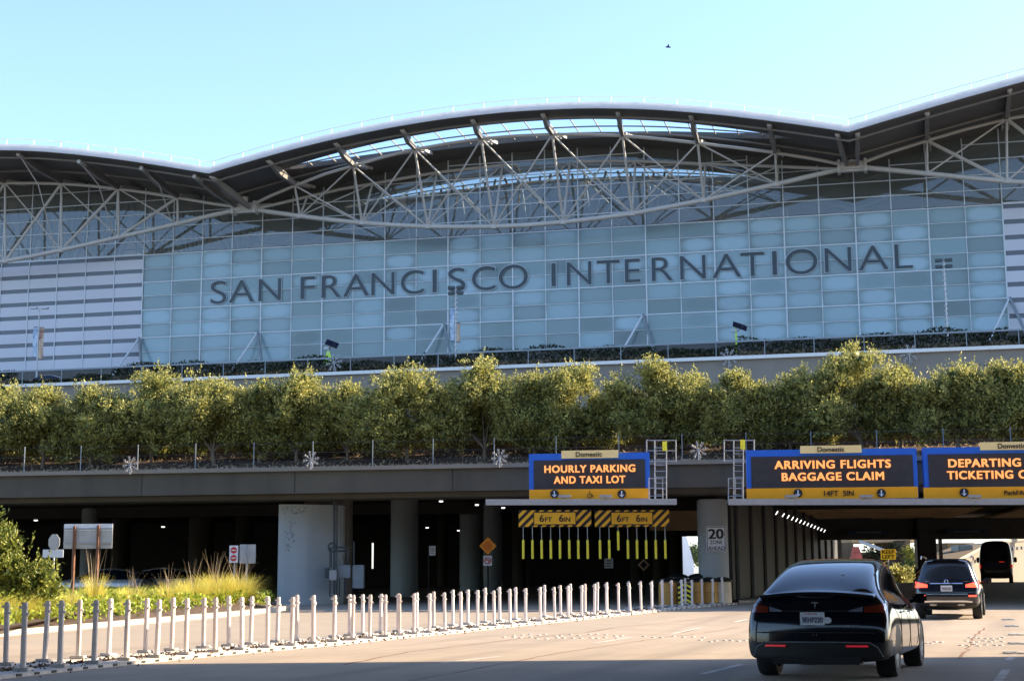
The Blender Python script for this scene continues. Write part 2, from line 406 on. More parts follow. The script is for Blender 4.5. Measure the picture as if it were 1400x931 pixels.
# lane dashes and raised road dots (painted ceramic)
def dash(pts, wd, mt='kerbwhite', name='road_marking'):
    mb = MB()
    a = gnd(*pts[0]); b = gnd(*pts[1]); d = (b-a); d.z = 0; d.normalize(); p = Vector((-d.y, d.x, 0))*wd/2
    up = Vector((0, 0, .004))
    mb.quad(a-p+up, a+p+up, b+p+up, b-p+up)
    return mb
mk = MB()
for pts in (((960, 921), (1014, 908)), ((604, 906), (684, 897)), ((812, 879), (862, 871)), ((920, 866), (958, 858)), ((1004, 850), (1022, 846)), ((1364, 931), (1376, 915)), ((1378, 902), (1384, 898))):
    s = dash(pts, .12); n = len(mk.v); mk.add(s.v, s.f)
struct(mk.build('road_marking', 'kerbwhite', base=(0, 0, 0)))
rd = random.Random(3)
dots = []
def dotrow(x0, x1, y, n, dy):
    for i in range(n): dots.append((x0+(x1-x0)*i/(n-1)+rd.uniform(-3, 3), y+rd.uniform(-dy, dy)))
for (a, b, y) in ((1315, 1366, 882), (1320, 1368, 877), (1262, 1284, 878), (1325, 1370, 872), (700, 850, 868), (690, 840, 872), (880, 960, 871), (960, 1020, 876)): dotrow(a, b, y, 7 if b-a < 100 else 14, 1.2)
dd = MB()
dd.lathe([(.055, 0), (.045, .015), (.0, .02)], n=8)
dob = None
for i, (x, y) in enumerate(dots):
    g = gnd(x, y)
    if dob is None:
        dob = dd.build('road_dot', 'kerbwhite', local=True); tag(dob, 'small round ceramic dot bonded to the sunlit road', 'road dot', 'ceramic road dots'); o = dob
    else: o = dob.copy(); COL.objects.link(o)
    o.location = g
for i, (x, y) in enumerate([(1377, 847), (1382, 856), (1387, 868), (1383, 893), (1388, 880)]):
    g = gnd(x, y); mb = MB()
    mb.box(g+Vector((0, 0, .02)), (.30, .12, .04), rz=-.3, bev=.01)
    for k in (-1, 1): mb.box(g+Vector((k*.1, -.18, .015)), (.12, .08, .03), rz=-.3)
    tag(mb.build('lane_marker', 'edgewhite'), 'white raised lane marker on the road at the right edge', 'lane marker', 'raised lane markers')

sm = MB(); rs = random.Random(6)
for pts in (((470, 908), (560, 891), (700, 874), (840, 858), (960, 846)), ((560, 931), (760, 893), (900, 872), (1010, 857)), ((0, 852.), (160, 846), (330, 838.5)), ((1262, 862), (1400, 861)), ((1310, 900), (1322, 888), (1330, 872), (1345, 858))):
    G = [gnd(*q) for q in pts]; P = []
    for a, b in zip(G, G[1:]):
        n_ = max(2, int((b-a).length/.6))
        for i in range(n_): q = a.lerp(b, i/n_); P.append(Vector((q.x+rs.gauss(0, .02), q.y+rs.gauss(0, .03), gz(q.y)+.0025)))
    P.append(G[-1]+Vector((0, 0, .0025)))
    for a, b in zip(P, P[1:]):
        d = (b-a); d.z = 0
        if d.length < 1e-3: continue
        d.normalize(); w_ = Vector((-d.y, d.x, 0))*rs.uniform(.012, .03); sm.quad(a-w_, a+w_, b+w_, b-w_)
struct(sm.build('road_crack', 'rust', base=(0, 0, 0)))
rg = random.Random(5)
def leafq(mb, c, ln, wd, up=None, rnd=rg):
    d = Vector((rnd.gauss(0, 1), rnd.gauss(0, 1), rnd.gauss(0, 1)+(up or 0))).normalized()
    s = d.cross(Vector((rnd.gauss(0, 1), rnd.gauss(0, 1), rnd.gauss(0, 1)))).normalized()
    mb.add([c-d*ln/2, c+s*wd/2, c+d*ln/2, c-s*wd/2], [[0, 1, 2, 3]])
# ------------------------------------------------------------------ fence of white posts
front_px = [(-25, 928), (26, 922), (85, 917), (137, 910), (186, 904), (232, 900), (273, 896.5), (312, 893), (348, 890), (382, 887), (415, 884), (443, 881.5), (474, 879), (500, 876), (526, 873), (548, 870.7), (570, 868.3), (592, 866), (613, 864), (632, 862), (650, 860), (667, 858.4), (683, 857), (716, 853.5), (760, 849), (800, 845), (850, 840), (900, 834.5), (950, 829.5), (1000, 825.5)]
raw = [gnd(x, y) for x, y in front_px]
# smooth curve through the raw points: fit a cubic x(y)
import itertools
def polyfit(xs, ys, deg):
    n = deg+1; A = [[sum(x**(i+j) for x in xs) for j in range(n)]+[sum(y*x**i for x, y in zip(xs, ys))] for i in range(n)]
    for i in range(n):
        pv = max(range(i, n), key=lambda r: abs(A[r][i])); A[i], A[pv] = A[pv], A[i]
        for r in range(n):
            if r != i:
                f = A[r][i]/A[i][i]; A[r] = [a-f*b for a, b in zip(A[r], A[i])]
    return [A[i][n]/A[i][i] for i in range(n)]
Y0 = 40
cf = polyfit([(p.y-Y0)/20 for p in raw], [p.x for p in raw], 4)
def fx0(y):
    if y <= raw[0].y: return raw[0].x+(y-raw[0].y)*.3
    for a, b in zip(raw, raw[1:]):
        if y <= b.y: return a.x+(b.x-a.x)*(y-a.y)/(b.y-a.y)
    return raw[-1].x+(y-raw[-1].y)*.58
def fx(y): return sum(fx0(y+k*.7) for k in range(-4, 5))/9+.20
YE = raw[-1].y
line = []; y = raw[0].y
while y < YE: line.append(Vector((fx(y), y, 0))); y += .05
def nrm(y):
    d = Vector((fx(y+.3)-fx(y-.3), .6, 0)).normalized(); return Vector((-d.y, d.x, 0))   # to the left
def post_proto():
    t = thing('delineator_post', 'white square delineator post in the road-side row on the sunlit lane divider', 'post', group='white posts along the lane divider', local=True)
    b = MB(); b.box((0, 0, .50), (.068, .068, .94), bev=.01); b.build('post_body', 'postw', t, local=True)
    k = MB(); k.box((0, 0, .025), (.24, .2, .05), bev=.012); k.build('base_plate', 'kerbwhite', t, local=True)
    for bx_, bz_, bw_ in ((.02, .90, .13), (-.01, .80, .11)):
        c = MB(); c.box((bx_, 0, bz_), (bw_, .045, .035), bev=.008); c.build('cross_bolt', 'postw', t, local=True)
    return t
pr = post_proto()
pos = []; acc = 0; last = line[0]; step = 1.0; row = []
for p in line:
    acc += (p-last).length; last = p
    if acc >= step: acc = 0; row.append(p.copy())
rp = random.Random(11); first = True
for rowi, offl in ((0, .18), (1, 1.28)):
    for i, p in enumerate(row):
        n = nrm(p.y); q = p+n*offl+(Vector((-n.y, n.x, 0))*(-.42-.5*max(0, p.y-30)/28+rp.uniform(-.14, .14)) if rowi else Vector((0, 0, 0)))
        if rowi and rp.random() < .03: continue
        if first: o = pr; first = False
        else: o = copy_tree(pr)
        q.z = gz(q.y)+.05
        o.location = q; o.rotation_euler = (rp.gauss(0, .012), rp.gauss(0, .012), math.atan2(n.y, n.x)+rp.gauss(0, .12)); s = 1+rp.gauss(0, .012); o.scale = (1, 1, s)
        shade = q.y < 22.3
        rn = 'near the road' if rowi == 0 else 'away from the road'
        o['label'] = ('white square post of the row %s, in the shadow at the left' % rn) if shade else ('white square post of the sunlit divider row %s' % rn)
        o['group'] = 'divider posts, %s row%s' % (rn, ', in shadow' if shade else '')
# divider kerbs
def strip(name, o1, o2, z0, h, mt, kind=None):
    mb = MB(); P = line[::8]; vs = []
    for p in P:
        n = nrm(p.y); a = p+n*o1; b = p+n*o2
        for q, z in ((a, z0-.06), (a, z0+h), (b, z0+h), (b, z0-.06)): vs.append((q.x, q.y, gz(q.y)+z))
    fs = []
    for i in range(len(P)-1):
        for k in range(3): fs.append([i*4+k, (i+1)*4+k, (i+1)*4+k+1, i*4+k+1])
    fs.append([3, 2, 1, 0]); e = (len(P)-1)*4; fs.append([e, e+1, e+2, e+3])
    mb.add(vs, fs); return mb.build(name, mt, base=(P[0].x, P[0].y, 0))
struct(strip('divider_kerb', -.10, .42, 0, .05, 'kerbwhite'))
struct(strip('divider_kerb', 1.02, 1.5, 0, .05, 'kerbwhite'))
struct(strip('divider_soil', .42, 1.02, 0, .03, 'mulch'))
dm = MB(); i = 0; acc = 0; last = line[0]; on = False
for p in line:
    acc += (p-last).length; last = p
    if acc > .46:
        acc = 0; n = nrm(p.y); d = Vector((n.y, -n.x, 0)); c = p-n*.10; c.z = gz(p.y)+.028
        dm.box(c, (.13, .02, .035), ax=(d, n, Vector((0, 0, 1))))
struct(dm.build('kerb_marking', 'black', base=(0, 20, 0)))

db = MB(); rdb = random.Random(12)
for i in range(2600):
    p = rdb.choice(line); n = nrm(p.y); o_ = rdb.gauss(.72, .26) if rdb.random() < .8 else rdb.uniform(-.5, 1.9); q = p+n*o_
    leafq(db, Vector((q.x, q.y, gz(q.y)+(.05 if .42 < o_ < 1.02 else (.06 if -.1 < o_ < 1.5 else .01)))), rdb.uniform(.03, .10), rdb.uniform(.02, .05), rnd=rdb)
struct(db.build('divider_debris', 'mulch'), 'stuff')
# ------------------------------------------------------------------ island with planting
isl_px = [(-60, 878), (0, 869.5), (60, 864), (130, 858), (200, 852), (270, 846), (340, 840), (390, 834), (402, 830.5), (380, 828), (300, 827.5), (100, 827), (-60, 827)]
isl = [gnd(x, y) for x, y in isl_px]
cen = Vector((sum(p.x for p in isl)/len(isl), sum(p.y for p in isl)/len(isl), 0))
def inset(pts, d):
    out = []
    for p in pts:
        q = Vector((p.x, p.y, 0)); v = (cen-q); v = Vector((v.x, v.y*.6, 0)); out.append(q+v.normalized()*d)
    return out
mb = MB(); mb.prism([(p.x, p.y) for p in isl], lambda x, y: gz(y)-.05, lambda x, y: gz(y)+.14)
struct(mb.build('island_kerb', 'kerb'))
ins = inset(isl, .45)
mb = MB(); n = len(ins)
vs = [(p.x, p.y, gz(p.y)+.146) for p in ins]+[(cen.x+(p.x-cen.x)*.5, cen.y+(p.y-cen.y)*.5, gz(p.y)+.45) for p in ins]+[(cen.x, cen.y, gz(cen.y)+.55)]
fs = [[i, (i+1) % n, n+(i+1) % n, n+i] for i in range(n)]+[[n+i, n+(i+1) % n, 2*n] for i in range(n)]
mb.add(vs, fs); struct(mb.build('island_soil', 'mulch'))
def inpoly(x, y, P):
    c = False
    for i in range(len(P)):
        a, b = P[i], P[i-1]
        if (a.y > y) != (b.y > y) and x < (b.x-a.x)*(y-a.y)/(b.y-a.y)+a.x: c = not c
    return c
rg = random.Random(5)
def blade(mb, p, h, lean, wd, seg=3, az=None):
    az = rg.uniform(0, 6.283) if az is None else az
    d = Vector((math.cos(az), math.sin(az), 0)); s = Vector((-d.y, d.x, 0))
    vs = []
    for i in range(seg+1):
        t = i/seg; c = p+d*(lean*t*t)+Vector((0, 0, h*(t-.18*t*t*lean/h))); ww = wd*(1-t*.9)
        vs += [c-s*ww/2, c+s*ww/2]
    mb.add(vs, [[2*i, 2*i+1, 2*i+3, 2*i+2] for i in range(seg)])
# ground cover
gc = MB(); ins2 = inset(isl, .9); xs = [p.x for p in ins2]; ys = [p.y for p in ins2]
cnt = 0
while cnt < 17000:
    x = rg.uniform(min(xs), max(xs)); y = rg.uniform(min(ys), max(ys))
    if not inpoly(x, y, ins2): continue
    # clumpy
    den = math.sin(x*2.1+y*.7)*math.sin(y*1.3-x*.9)
    if rg.random() > .62+.4*den: continue
    edge = min(1, min((Vector((x, y, 0))-Vector((p.x, p.y, 0))).length for p in ins)/1.8)
    z = gz(y)+.12+.30*edge
    leafq(gc, Vector((x, y, z+rg.uniform(0, .38))), rg.uniform(.10, .2), rg.uniform(.05, .1), up=.8); cnt += 1
struct(gc.build('ground_cover', 'grass2'), 'stuff')
# grass tussocks
def tussock(px, py, r, h, nb, mt, label, stalks=0, cat='grass tuft', group=None, name='grass_tuft', Y=None):
    g = at(px, py, Y) if Y else gnd(px, py); g.z = gz(g.y)+.30
    t = thing(name, label, cat, g, group)
    mb = MB()
    for i in range(nb):
        a = rg.uniform(0, 6.283); rr = r*.45*math.sqrt(rg.random())
        p = g+Vector((math.cos(a)*rr, math.sin(a)*rr, -.15)); blade(mb, p, h*rg.uniform(.35, 1), r*rg.uniform(.2, 1.35), .02, 4, az=a+rg.gauss(0, .7))
    mb.build('blades', mt, t)
    if stalks:
        sk = MB()
        for i in range(stalks):
            a = rg.uniform(0, 6.283); p = g+Vector((rg.gauss(0, .12), rg.gauss(0, .12), 0)); blade(sk, p, h*rg.uniform(1.05, 1.45), r*rg.uniform(.3, 1.1), .022, 4, az=a)
        sk.build('seed_stalks', 'stalk', t)
tl = [(20, 1.25, .95, 'big yellow grass clump at the left end of the island below the shrub', 0, 41),
      (55, .9, .8, 'yellow grass clump right of the leafy shrub', 0, 41),
      (-10, 1.1, .8, 'yellow grass clump cut by the left picture edge', 0, 40),
      (95, .5, .85, 'upright green-yellow grass tuft in front of the rusty sign posts', 6, 45),
      (128, .45, 1.2, 'dry reddish upright tuft at the right rusty sign post', 16, 46),
      (180, .65, .85, 'grass tuft with tall dry stalks right of the rusty posts', 16, 47),
      (160, .7, .55, 'low yellow grass in front of the dry stalks', 0, 45),
      (232, .65, .85, 'grass tuft with tall dry stalks in the middle of the island', 16, 47),
      (262, .8, .95, 'golden grass clump left in the bushy right group', 14, 47),
      (295, .9, 1.05, 'largest golden grass clump, under the red and white sign', 26, 47),
      (325, .85, 1.0, 'golden grass clump at the right end of the island', 26, 47.5),
      (210, .6, .45, 'low pale grass between the two stalky tufts', 0, 45)]
def kerb_y(x):
    for (xa, ya), (xb, yb) in zip(isl_px[:8], isl_px[1:8]):
        if x <= xb: return ya+(yb-ya)*(x-xa)/(xb-xa)
    return 834
for x, r, h, lb, stk_, Y in tl:
    Y = gnd(x, kerb_y(x)).y+{41: 3.0, 40: 2.5, 45: 3.2, 46: 4.6, 47: 4.4, 47.5: 3.6}[Y]; r *= Y/45; h *= (Y/46)*.92
    tussock(x, 845, r*.85, h*1.2, int(1500*r), 'grass', lb, stk_, Y=Y)
# leafy shrub at left
import numpy as np
def leaves_mesh(name, mt, C, D, LN, WD, rng, parent, local=True):
    """one quad leaf per row: centre C, direction D, length LN, width WD"""
    n = len(C); D = D/np.linalg.norm(D, axis=1, keepdims=True); S_ = np.cross(D, rng.normal(size=(n, 3))); S_ /= np.linalg.norm(S_, axis=1, keepdims=True)
    V = np.empty((n, 4, 3)); h = D*(LN/2)[:, None]; w_ = S_*(WD/2)[:, None]
    V[:, 0] = C-h; V[:, 1] = C+w_+h*.15; V[:, 2] = C+h; V[:, 3] = C-w_+h*.15
    me = bpy.data.meshes.new(name); me.vertices.add(4*n); me.vertices.foreach_set('co', V.ravel())
    me.loops.add(4*n); me.loops.foreach_set('vertex_index', np.arange(4*n, dtype=np.int32)); me.polygons.add(n)
    me.polygons.foreach_set('loop_start', np.arange(0, 4*n, 4, dtype=np.int32)); me.polygons.foreach_set('loop_total', np.full(n, 4, dtype=np.int32))
    me.materials.append(M[mt]); me.update(calc_edges=True); me.validate()
    o = bpy.data.objects.new(name, me); COL.objects.link(o); o.parent = parent; return o
def foliage(name, mt, blobs, nleaf, ln, wd, rnd, parent=None, local=True, up=.3, shoots=0, core=0):
    rng = np.random.default_rng(rnd.randrange(10**6)); B = np.array(blobs); wt = (B[:, 3]*B[:, 4]*B[:, 5])**(2/3); wt /= wt.sum()
    idx = rng.choice(len(B), nleaf, p=wt); v = rng.normal(size=(nleaf, 3)); v /= np.linalg.norm(v, axis=1, keepdims=True)
    # clumped twigs: most leaves gather round twig tips on the blob
    nt_ = max(40, nleaf//26); ti = rng.choice(len(B), nt_, p=wt); tv = rng.normal(size=(nt_, 3)); tv /= np.linalg.norm(tv, axis=1, keepdims=True)
    tr = rng.random(nt_)**.30*(1+.13*rng.normal(size=nt_)); TC = B[ti, :3]+tv*B[ti, 3:6]*tr[:, None]
    k = rng.integers(0, nt_, nleaf); C = TC[k]+rng.normal(size=(nleaf, 3))*ln*.75; D = tv[k]*.8+rng.normal(size=(nleaf, 3))*.8; D[:, 2] += up
    LN = ln*rng.uniform(.6, 1.35, nleaf); WD = wd*rng.uniform(.6, 1.3, nleaf)
    Cs, Ds, Ls, Ws = [C], [D], [LN], [WD]
    if core:
        ci = rng.choice(len(B), core); cv = rng.normal(size=(core, 3)); cv /= np.linalg.norm(cv, axis=1, keepdims=True)
        Cs.append(B[ci, :3]+cv*B[ci, 3:6]*(.62*rng.random(core)**.4)[:, None]); Ds.append(rng.normal(size=(core, 3))); Ls.append(np.full(core, .34)); Ws.append(np.full(core, .2))
    for i in range(shoots):
        b = B[rng.integers(len(B))]; a = rng.uniform(0, 6.28); q = rng.uniform(0, .8)
        p = np.array((b[0]+math.cos(a)*b[3]*q, b[1]+math.sin(a)*b[4]*q, b[2]+b[5]*math.sqrt(1-q*q)*.92)); d = np.array((rng.normal()*.28, rng.normal()*.28, 1)); L_ = rng.uniform(.15, .6)
        m_ = 16; t_ = np.arange(m_)/m_; Cs.append(p+d*(L_*t_)[:, None]+rng.normal(size=(m_, 3))*.025); dd_ = rng.normal(size=(m_, 3))*.7+d*1.1; Ds.append(dd_); Ls.append(np.full(m_, ln*.85)); Ws.append(np.full(m_, wd*.8))
    return leaves_mesh(name, mt, np.concatenate(Cs), np.concatenate(Ds), np.concatenate(Ls), np.concatenate(Ws), rng, parent)
def limbs(mb, base, tips, r0, rnd):
    for tp in tips:
        mid = base.lerp(tp, .5)+Vector((rnd.gauss(0, .12), rnd.gauss(0, .12), .05)); mb.tube([base, base.lerp(mid, .6)+Vector((0, 0, .04)), mid, tp], [r0*.8, r0*.6, r0*.42, r0*.16], 6)
g = at(-25, 850, 44); g.z = gz(44)+.3
t = thing('leafy_shrub', 'leafy green shrub with sunlit yellow tips at the left picture edge', 'shrub', g, local=True)
rn = random.Random(21)
bl = [(-.6, 0, 1.9, .9, .8, .9), (.1, .1, 1.5, .9, .8, .8), (.8, 0, 1.1, .75, .6, .6), (-.3, .1, 2.5, .6, .5, .6), (1.5, 0, .8, .6, .5, .5), (-1.2, 0, 1.4, .9, .8, .9), (.5, 0, 1.75, .4, .4, .35)]
bl = [tuple(q*1.14 for q in b) for b in bl]
foliage('foliage', 'shrubleaf', bl, 12000, .13, .06, rn, t, up=.6, shoots=40, core=500)
mb = MB(); limbs(mb, Vector((0, 0, -.1)), [Vector(b[:3]) for b in bl], .07, rn); mb.build('stem', 'bark', t, local=True)

# ------------------------------------------------------------------ lower deck (overpass with planter)
DA = R(8.5); DD = 60.0
dax = axr(DA)
def dk(t, off, z): return Vector((0, DD, 0))+dax[0]*t+dax[2]*off+Vector((0, 0, z))
ztop = 5.84; zbot = 4.66
dt = thing('overpass_deck', 'long grey concrete overpass deck above the road', 'overpass', dk(0, 0, 0))
mb = MB()
X0, X1 = -75, 80
# fascia girder with a sloped soffit step
prof = [(0, ztop-.1), (0, ztop-.98), (-.5, zbot+.18), (-.5, zbot), (-2.2, zbot), (-2.2, ztop-.1)]
v = []
for t_ in (X0, X1): v += [dk(t_, o, z) for o, z in prof]
n = len(prof); mb.add(v, [[i, (i+1) % n, n+(i+1) % n, n+i] for i in range(n)]+[list(range(n))[::-1], list(range(n, 2*n))])
mb.build('fascia_girder', 'conc', dt)
mb = MB(); k = -60
while k < 60: mb.box(dk(k, .004, ztop-.54), (.03, .012, .85), rz=-DA); k += 6.4
mb.build('joint', 'black', dt)
mb = MB(); mb.box(dk((X0+X1)/2, -.10, ztop-.02), (X1-X0, .5, .155), rz=-DA); mb.build('coping', 'edgewhite' if 0 else 'beige', dt)
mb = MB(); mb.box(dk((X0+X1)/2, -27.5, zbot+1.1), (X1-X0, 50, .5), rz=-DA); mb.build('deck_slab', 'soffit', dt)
# cross girders and long girders beneath
for off, wd, lowz in ((-21, 1.0, .3),):
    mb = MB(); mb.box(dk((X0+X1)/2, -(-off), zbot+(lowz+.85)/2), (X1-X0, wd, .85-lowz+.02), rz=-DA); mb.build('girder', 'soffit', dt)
# ceiling panels over the two right lanes, bounce light put into their tan
def quadpx(mbx, pts, Y):
    mbx.quad(*[at(x, y, Y) for x, y in pts])
for (xa, xb) in ((11.5, 22), (24.5, 38)):
    mb = MB(); mb.box(dk((xa+xb)/2, -38, zbot+.70), (xb-xa, 31, .10), rz=-DA)
    for k in range(28): mb.box(dk((xa+xb)/2, -23.6-k*1.06, zbot+.62), (xb-xa, .10, .07), rz=-DA)
    mb.build('ceiling_panel', 'soffit_bounce_tan', dt)
# planter soil on the deck
mb = MB()
v = []
for t_ in (X0, X1): v += [dk(t_, -.36, ztop-.04), dk(t_, -2.5, ztop+.25), dk(t_, -5.4, ztop+1.15), dk(t_, -5.4, ztop-.3), dk(t_, -.36, ztop-.3)]
mb.add(v, [[0, 1, 6, 5], [1, 2, 7, 6], [2, 3, 8, 7], [3, 4, 9, 8], [4, 0, 5, 9]]); struct(mb.build('planter_soil', 'mulch'))
# twigs and litter over the soil
mb = MB()
for i in range(5200):
    tt = rg.uniform(-34, 36); o_ = rg.uniform(-.4, -5.2); zz = ztop+(.25*(-o_-.36)/2.1 if o_ > -2.5 else .25+.9*(-o_-2.5)/2.9)
    leafq(mb, dk(tt, o_, zz+.05), rg.uniform(.1, .28), .05, rnd=rg, up=0)
struct(mb.build('leaf_litter', 'stalk'), 'stuff')
# retaining wall behind the trees with rails
rt = thing('retaining_wall', 'low tan concrete wall behind the row of olive trees', 'wall', dk(0, -5.6, ztop))
mb = MB(); mb.box(dk((X0+X1)/2, -5.65, ztop+1.15), (X1-X0, .4, 1.5), rz=-DA); mb.build('wall_body', 'retain', rt)
mb = MB(); mb.box(dk((X0+X1)/2, -5.60, ztop+1.95), (X1-X0, .55, .10), rz=-DA); mb.build('wall_cap', 'beige', rt)
for a, b in ((-22, -15), (-14, -10.5), (-8.5, -3.4), (-1, 3.5), (5.0, 9.0), (11, 24), (25, 34)):
    gr = thing('guard_rail', 'pale guard rail on the tan wall, %s' % {-22: 'behind the leftmost trees', -14: 'left of the fourth trunk', -8.5: 'left of the hourly parking sign', -1: 'above the left part of the hourly parking sign', 5.0: 'between the two ladders', 11: 'above the arriving flights sign', 25: 'above the departing sign'}[a], 'guard rail', dk((a+b)/2, -5.4, ztop+2))
    mb = MB(); mb.beam(dk(a, -5.5, ztop+2.38), dk(b, -5.5, ztop+2.42), .10, .16); mb.build('rail', 'galv', gr)
    k = a
    while k < b:
        mb = MB(); mb.box(dk(k+.3, -5.5, ztop+2.16), (.12, .10, .38), rz=-DA); mb.build('rail_post', 'galv', gr); k += 2.1
# front railing of the deck
rl = thing('deck_railing', 'thin wire railing along the edge of the planter deck', 'railing', dk(0, -.05, ztop))
mb = MB()
for z in (.35, .7, 1.08): mb.tube([dk(-34, -.1, ztop+.05+z-.1), dk(40, -.1, ztop+.05+z-.1)], .005, 4)
mb.build('wires', 'pipe', rl)
k = -32.6
while k < 40:
    mb = MB(); mb.box(dk(k, -.1, ztop+.58), (.03, .03, 1.05), rz=-DA); mb.build('post', 'boxgrey', rl); k += 2.45
# snowflakes
def snowflake(c, r, ax, label, group):
    t = thing('snowflake', label, 'snowflake', c, group); mb = MB(); c = Vector(c)
    for i in range(8):
        a = math.pi*i/4+.2; d = ax[0]*math.cos(a)+ax[1]*math.sin(a); s = ax[0]*-math.sin(a)+ax[1]*math.cos(a)
        mb.tube([c, c+d*r], r*.035, 5)
        for f in (.45, .72):
            for sg in (-1, 1): mb.tube([c+d*r*f, c+d*r*(f+.2)+s*sg*r*.17], r*.03, 4)
    mb.build('arms', 'flake', t)
    mb = MB()
    for i in range(8):
        a = math.pi*i/4+.2; d = ax[0]*math.cos(a)+ax[1]*math.sin(a)
        mb.lathe([(0, -.06*r), (.06*r, 0), (0, .06*r)], c+d*r, 6)
    mb.build('bulb', 'flake', t)
    bpx = MB(); bpx.tube([c-ax[1]*r*1.15, c], .02, 4); bpx.build('stake', 'galv', t)
for px, py, lb in ((178, 635, 'white snowflake ornament on the deck edge at the left, below the trees'), (425, 628, 'white snowflake ornament on the deck edge above the wide grey pier'), (683, 625, 'white snowflake ornament just left of the hourly parking sign'), (955, 615, 'white snowflake ornament between the two yellow ladder plates')):
    p = hitplane(px, py, DD-.3, DA); snowflake(p, .33, dax, lb, 'snowflakes on the deck edge')

# ------------------------------------------------------------------ trees on the deck
CR = []
def make_crown(seed, wide, tall):
    rn = random.Random(seed); bl = []
    for i in range(13):
        a = rn.uniform(0, 6.283); q = rn.random()**.6
        x = math.cos(a)*q*wide*.72; y = math.sin(a)*q*wide*.5; z = rn.uniform(.22, .82)*tall
        s = rn.uniform(.36, .56)*wide*.72*(1-.3*abs(z/tall-.5)); bl.append((x, y, z, s, s, s*rn.uniform(.75, 1.0)))
    return bl
tree_px = [(2, 512, 62, 'olive tree at the left edge with its trunk forking low'), (62, 520, 48, 'low olive tree below the silver car roof'), (128, 519, 46, 'dense olive tree between the left lamp post and the white snowflake'),
           (212, 496, 56, 'high-topped olive tree below the left slanted strut and the joint of white and blue panes'), (296, 512, 46, 'olive tree below the letter S at the start of the name'), (355, 522, 40, 'low dark olive tree below the letters A and N of the first word'), (408, 498, 46, 'bright-topped olive tree left of the lime solar sign'),
           (478, 517, 44, 'olive tree right of the lime solar sign'), (558, 491, 54, 'broad olive tree below the letter C of the second word'), (662, 482, 48, 'tall round olive tree at the blue banner lamp post'),
           (728, 502, 38, 'narrow olive tree above the left end of the hourly parking sign'), (790, 490, 46, 'yellow-topped olive tree above the middle of the hourly parking sign'), (893, 480, 44, 'tall rounded olive tree at the left ladder'),
           (950, 505, 32, 'small olive tree between the two ladders'), (1005, 494, 36, 'open-limbed olive tree at the right ladder under the solar beacon'), (1078, 503, 46, 'dark olive tree above the left part of the arriving flights sign'),
           (1168, 464, 60, 'tallest olive tree, above the arriving flights sign'), (1226, 492, 36, 'olive tree above the right end of the arriving flights sign'), (1305, 487, 50, 'sunny-topped olive tree left of the departing sign plate'), (1368, 486, 46, 'olive tree above the departing sign'), (1425, 495, 46, 'olive tree cut by the right picture edge')]
rt_ = random.Random(77)
for i, (px, ty, hw, lb) in enumerate(tree_px):
    Y = DD+3.6+rt_.uniform(-.5, .5)
    top = at(px, ty+4, Y); Y2 = Y-math.tan(DA)*top.x; top = at(px, ty+4, Y2)
    basez = ztop+.42; h = top.z-basez; wd = hw/FPX*Y2*1.42
    t = thing('olive_tree', lb, 'tree', (top.x, Y2, basez), 'olive trees on the overpass planter', local=True)
    rn = random.Random(100+i); bl = make_crown(200+i, wd*1.15, h*.80)
    zo = h*.09
    bl = [(x, y, z+zo, a, b_, c) for x, y, z, a, b_, c in bl]
    bl.append((rn.uniform(-.15, .15), 0, h*.84-.08, wd*.42, wd*.45, h*.16))
    # low skirt blobs reaching to neighbours
    for k in (-1, 1):
        bl.append((k*wd*.58, rn.uniform(-.3, .3), zo+h*rn.uniform(.2, .35), wd*.45, wd*.45, h*.2)); bl.append((k*wd*.72, rn.uniform(-.3, .3), zo+h*rn.uniform(.42, .55), wd*.42, wd*.42, h*.19))
    foliage('crown', 'leaf', bl, 30000, .135, .05, rn, t, up=.5, shoots=34, core=2200)
    core = bpy.data.objects[0] if 0 else None
    mb = MB()
    k = Vector((rn.uniform(-.15, .15), 0, .55)); mb.tube([(0, 0, -.2), k*.5, k], [.10, .085, .07], 7)
    limbs(mb, k, [Vector((x, y, z)) for x, y, z, *_ in rn.sample(bl, 7)], .06, rn)
    mb.build('trunk', 'bark', t, local=True)

# ------------------------------------------------------------------ terminal building
TA = R(13.267); TD = 150.0; tax = axr(TA)
def TP(t, off, zr): return Vector((0, TD, 0))+tax[0]*t+tax[2]*off+Vector((0, 0, zr+EYE))
def inv(px, py, off):
    """pixel -> (t, zr) on the plane off metres before the facade"""
    d = ray(px, py); O = Vector((0, TD, 0))+tax[2]*off
    k = O.dot(tax[2])/d.dot(tax[2]); P = d*k; return (P-O).dot(tax[0]), P.z
ZB = 22.857; RH = 1.4806; TL, TR = -40.06, 47.02; NB = 26; PW = (TR-TL)/NB
edge_px = [(0, 204.5), (60, 207), (130, 214), (200, 223.5), (285, 237.5), (340, 221), (400, 204), (457, 190), (550, 171), (650, 157), (743, 149.5), (845, 147.5), (945, 153), (1052, 165), (1120, 174.5), (1160, 181), (1220, 163), (1264, 149.5), (1340, 128), (1400, 112)]
OE = 13.0
prof_ = [inv(x, y, OE) for x, y in edge_px]
sl = (prof_[0][1]-prof_[1][1])/(prof_[0][0]-prof_[1][0])
a0 = prof_[0]; prof_ = [(a0[0]-60, a0[1]-1.5), (a0[0]-35, a0[1]+.5), (a0[0]-15, a0[1]+.5)]+prof_
b0 = prof_[-1]; prof_ += [(b0[0]+10, b0[1]+2.2), (b0[0]+25, b0[1]+3.6), (b0[0]+45, b0[1]+2), (b0[0]+60, b0[1]-2)]
def Zr(t):
    if t <= prof_[0][0]: return prof_[0][1]
    for (a, za), (b, zb) in zip(prof_, prof_[1:]):
        if t <= b: return za+(zb-za)*(t-a)/(b-a)
    return prof_[-1][1]
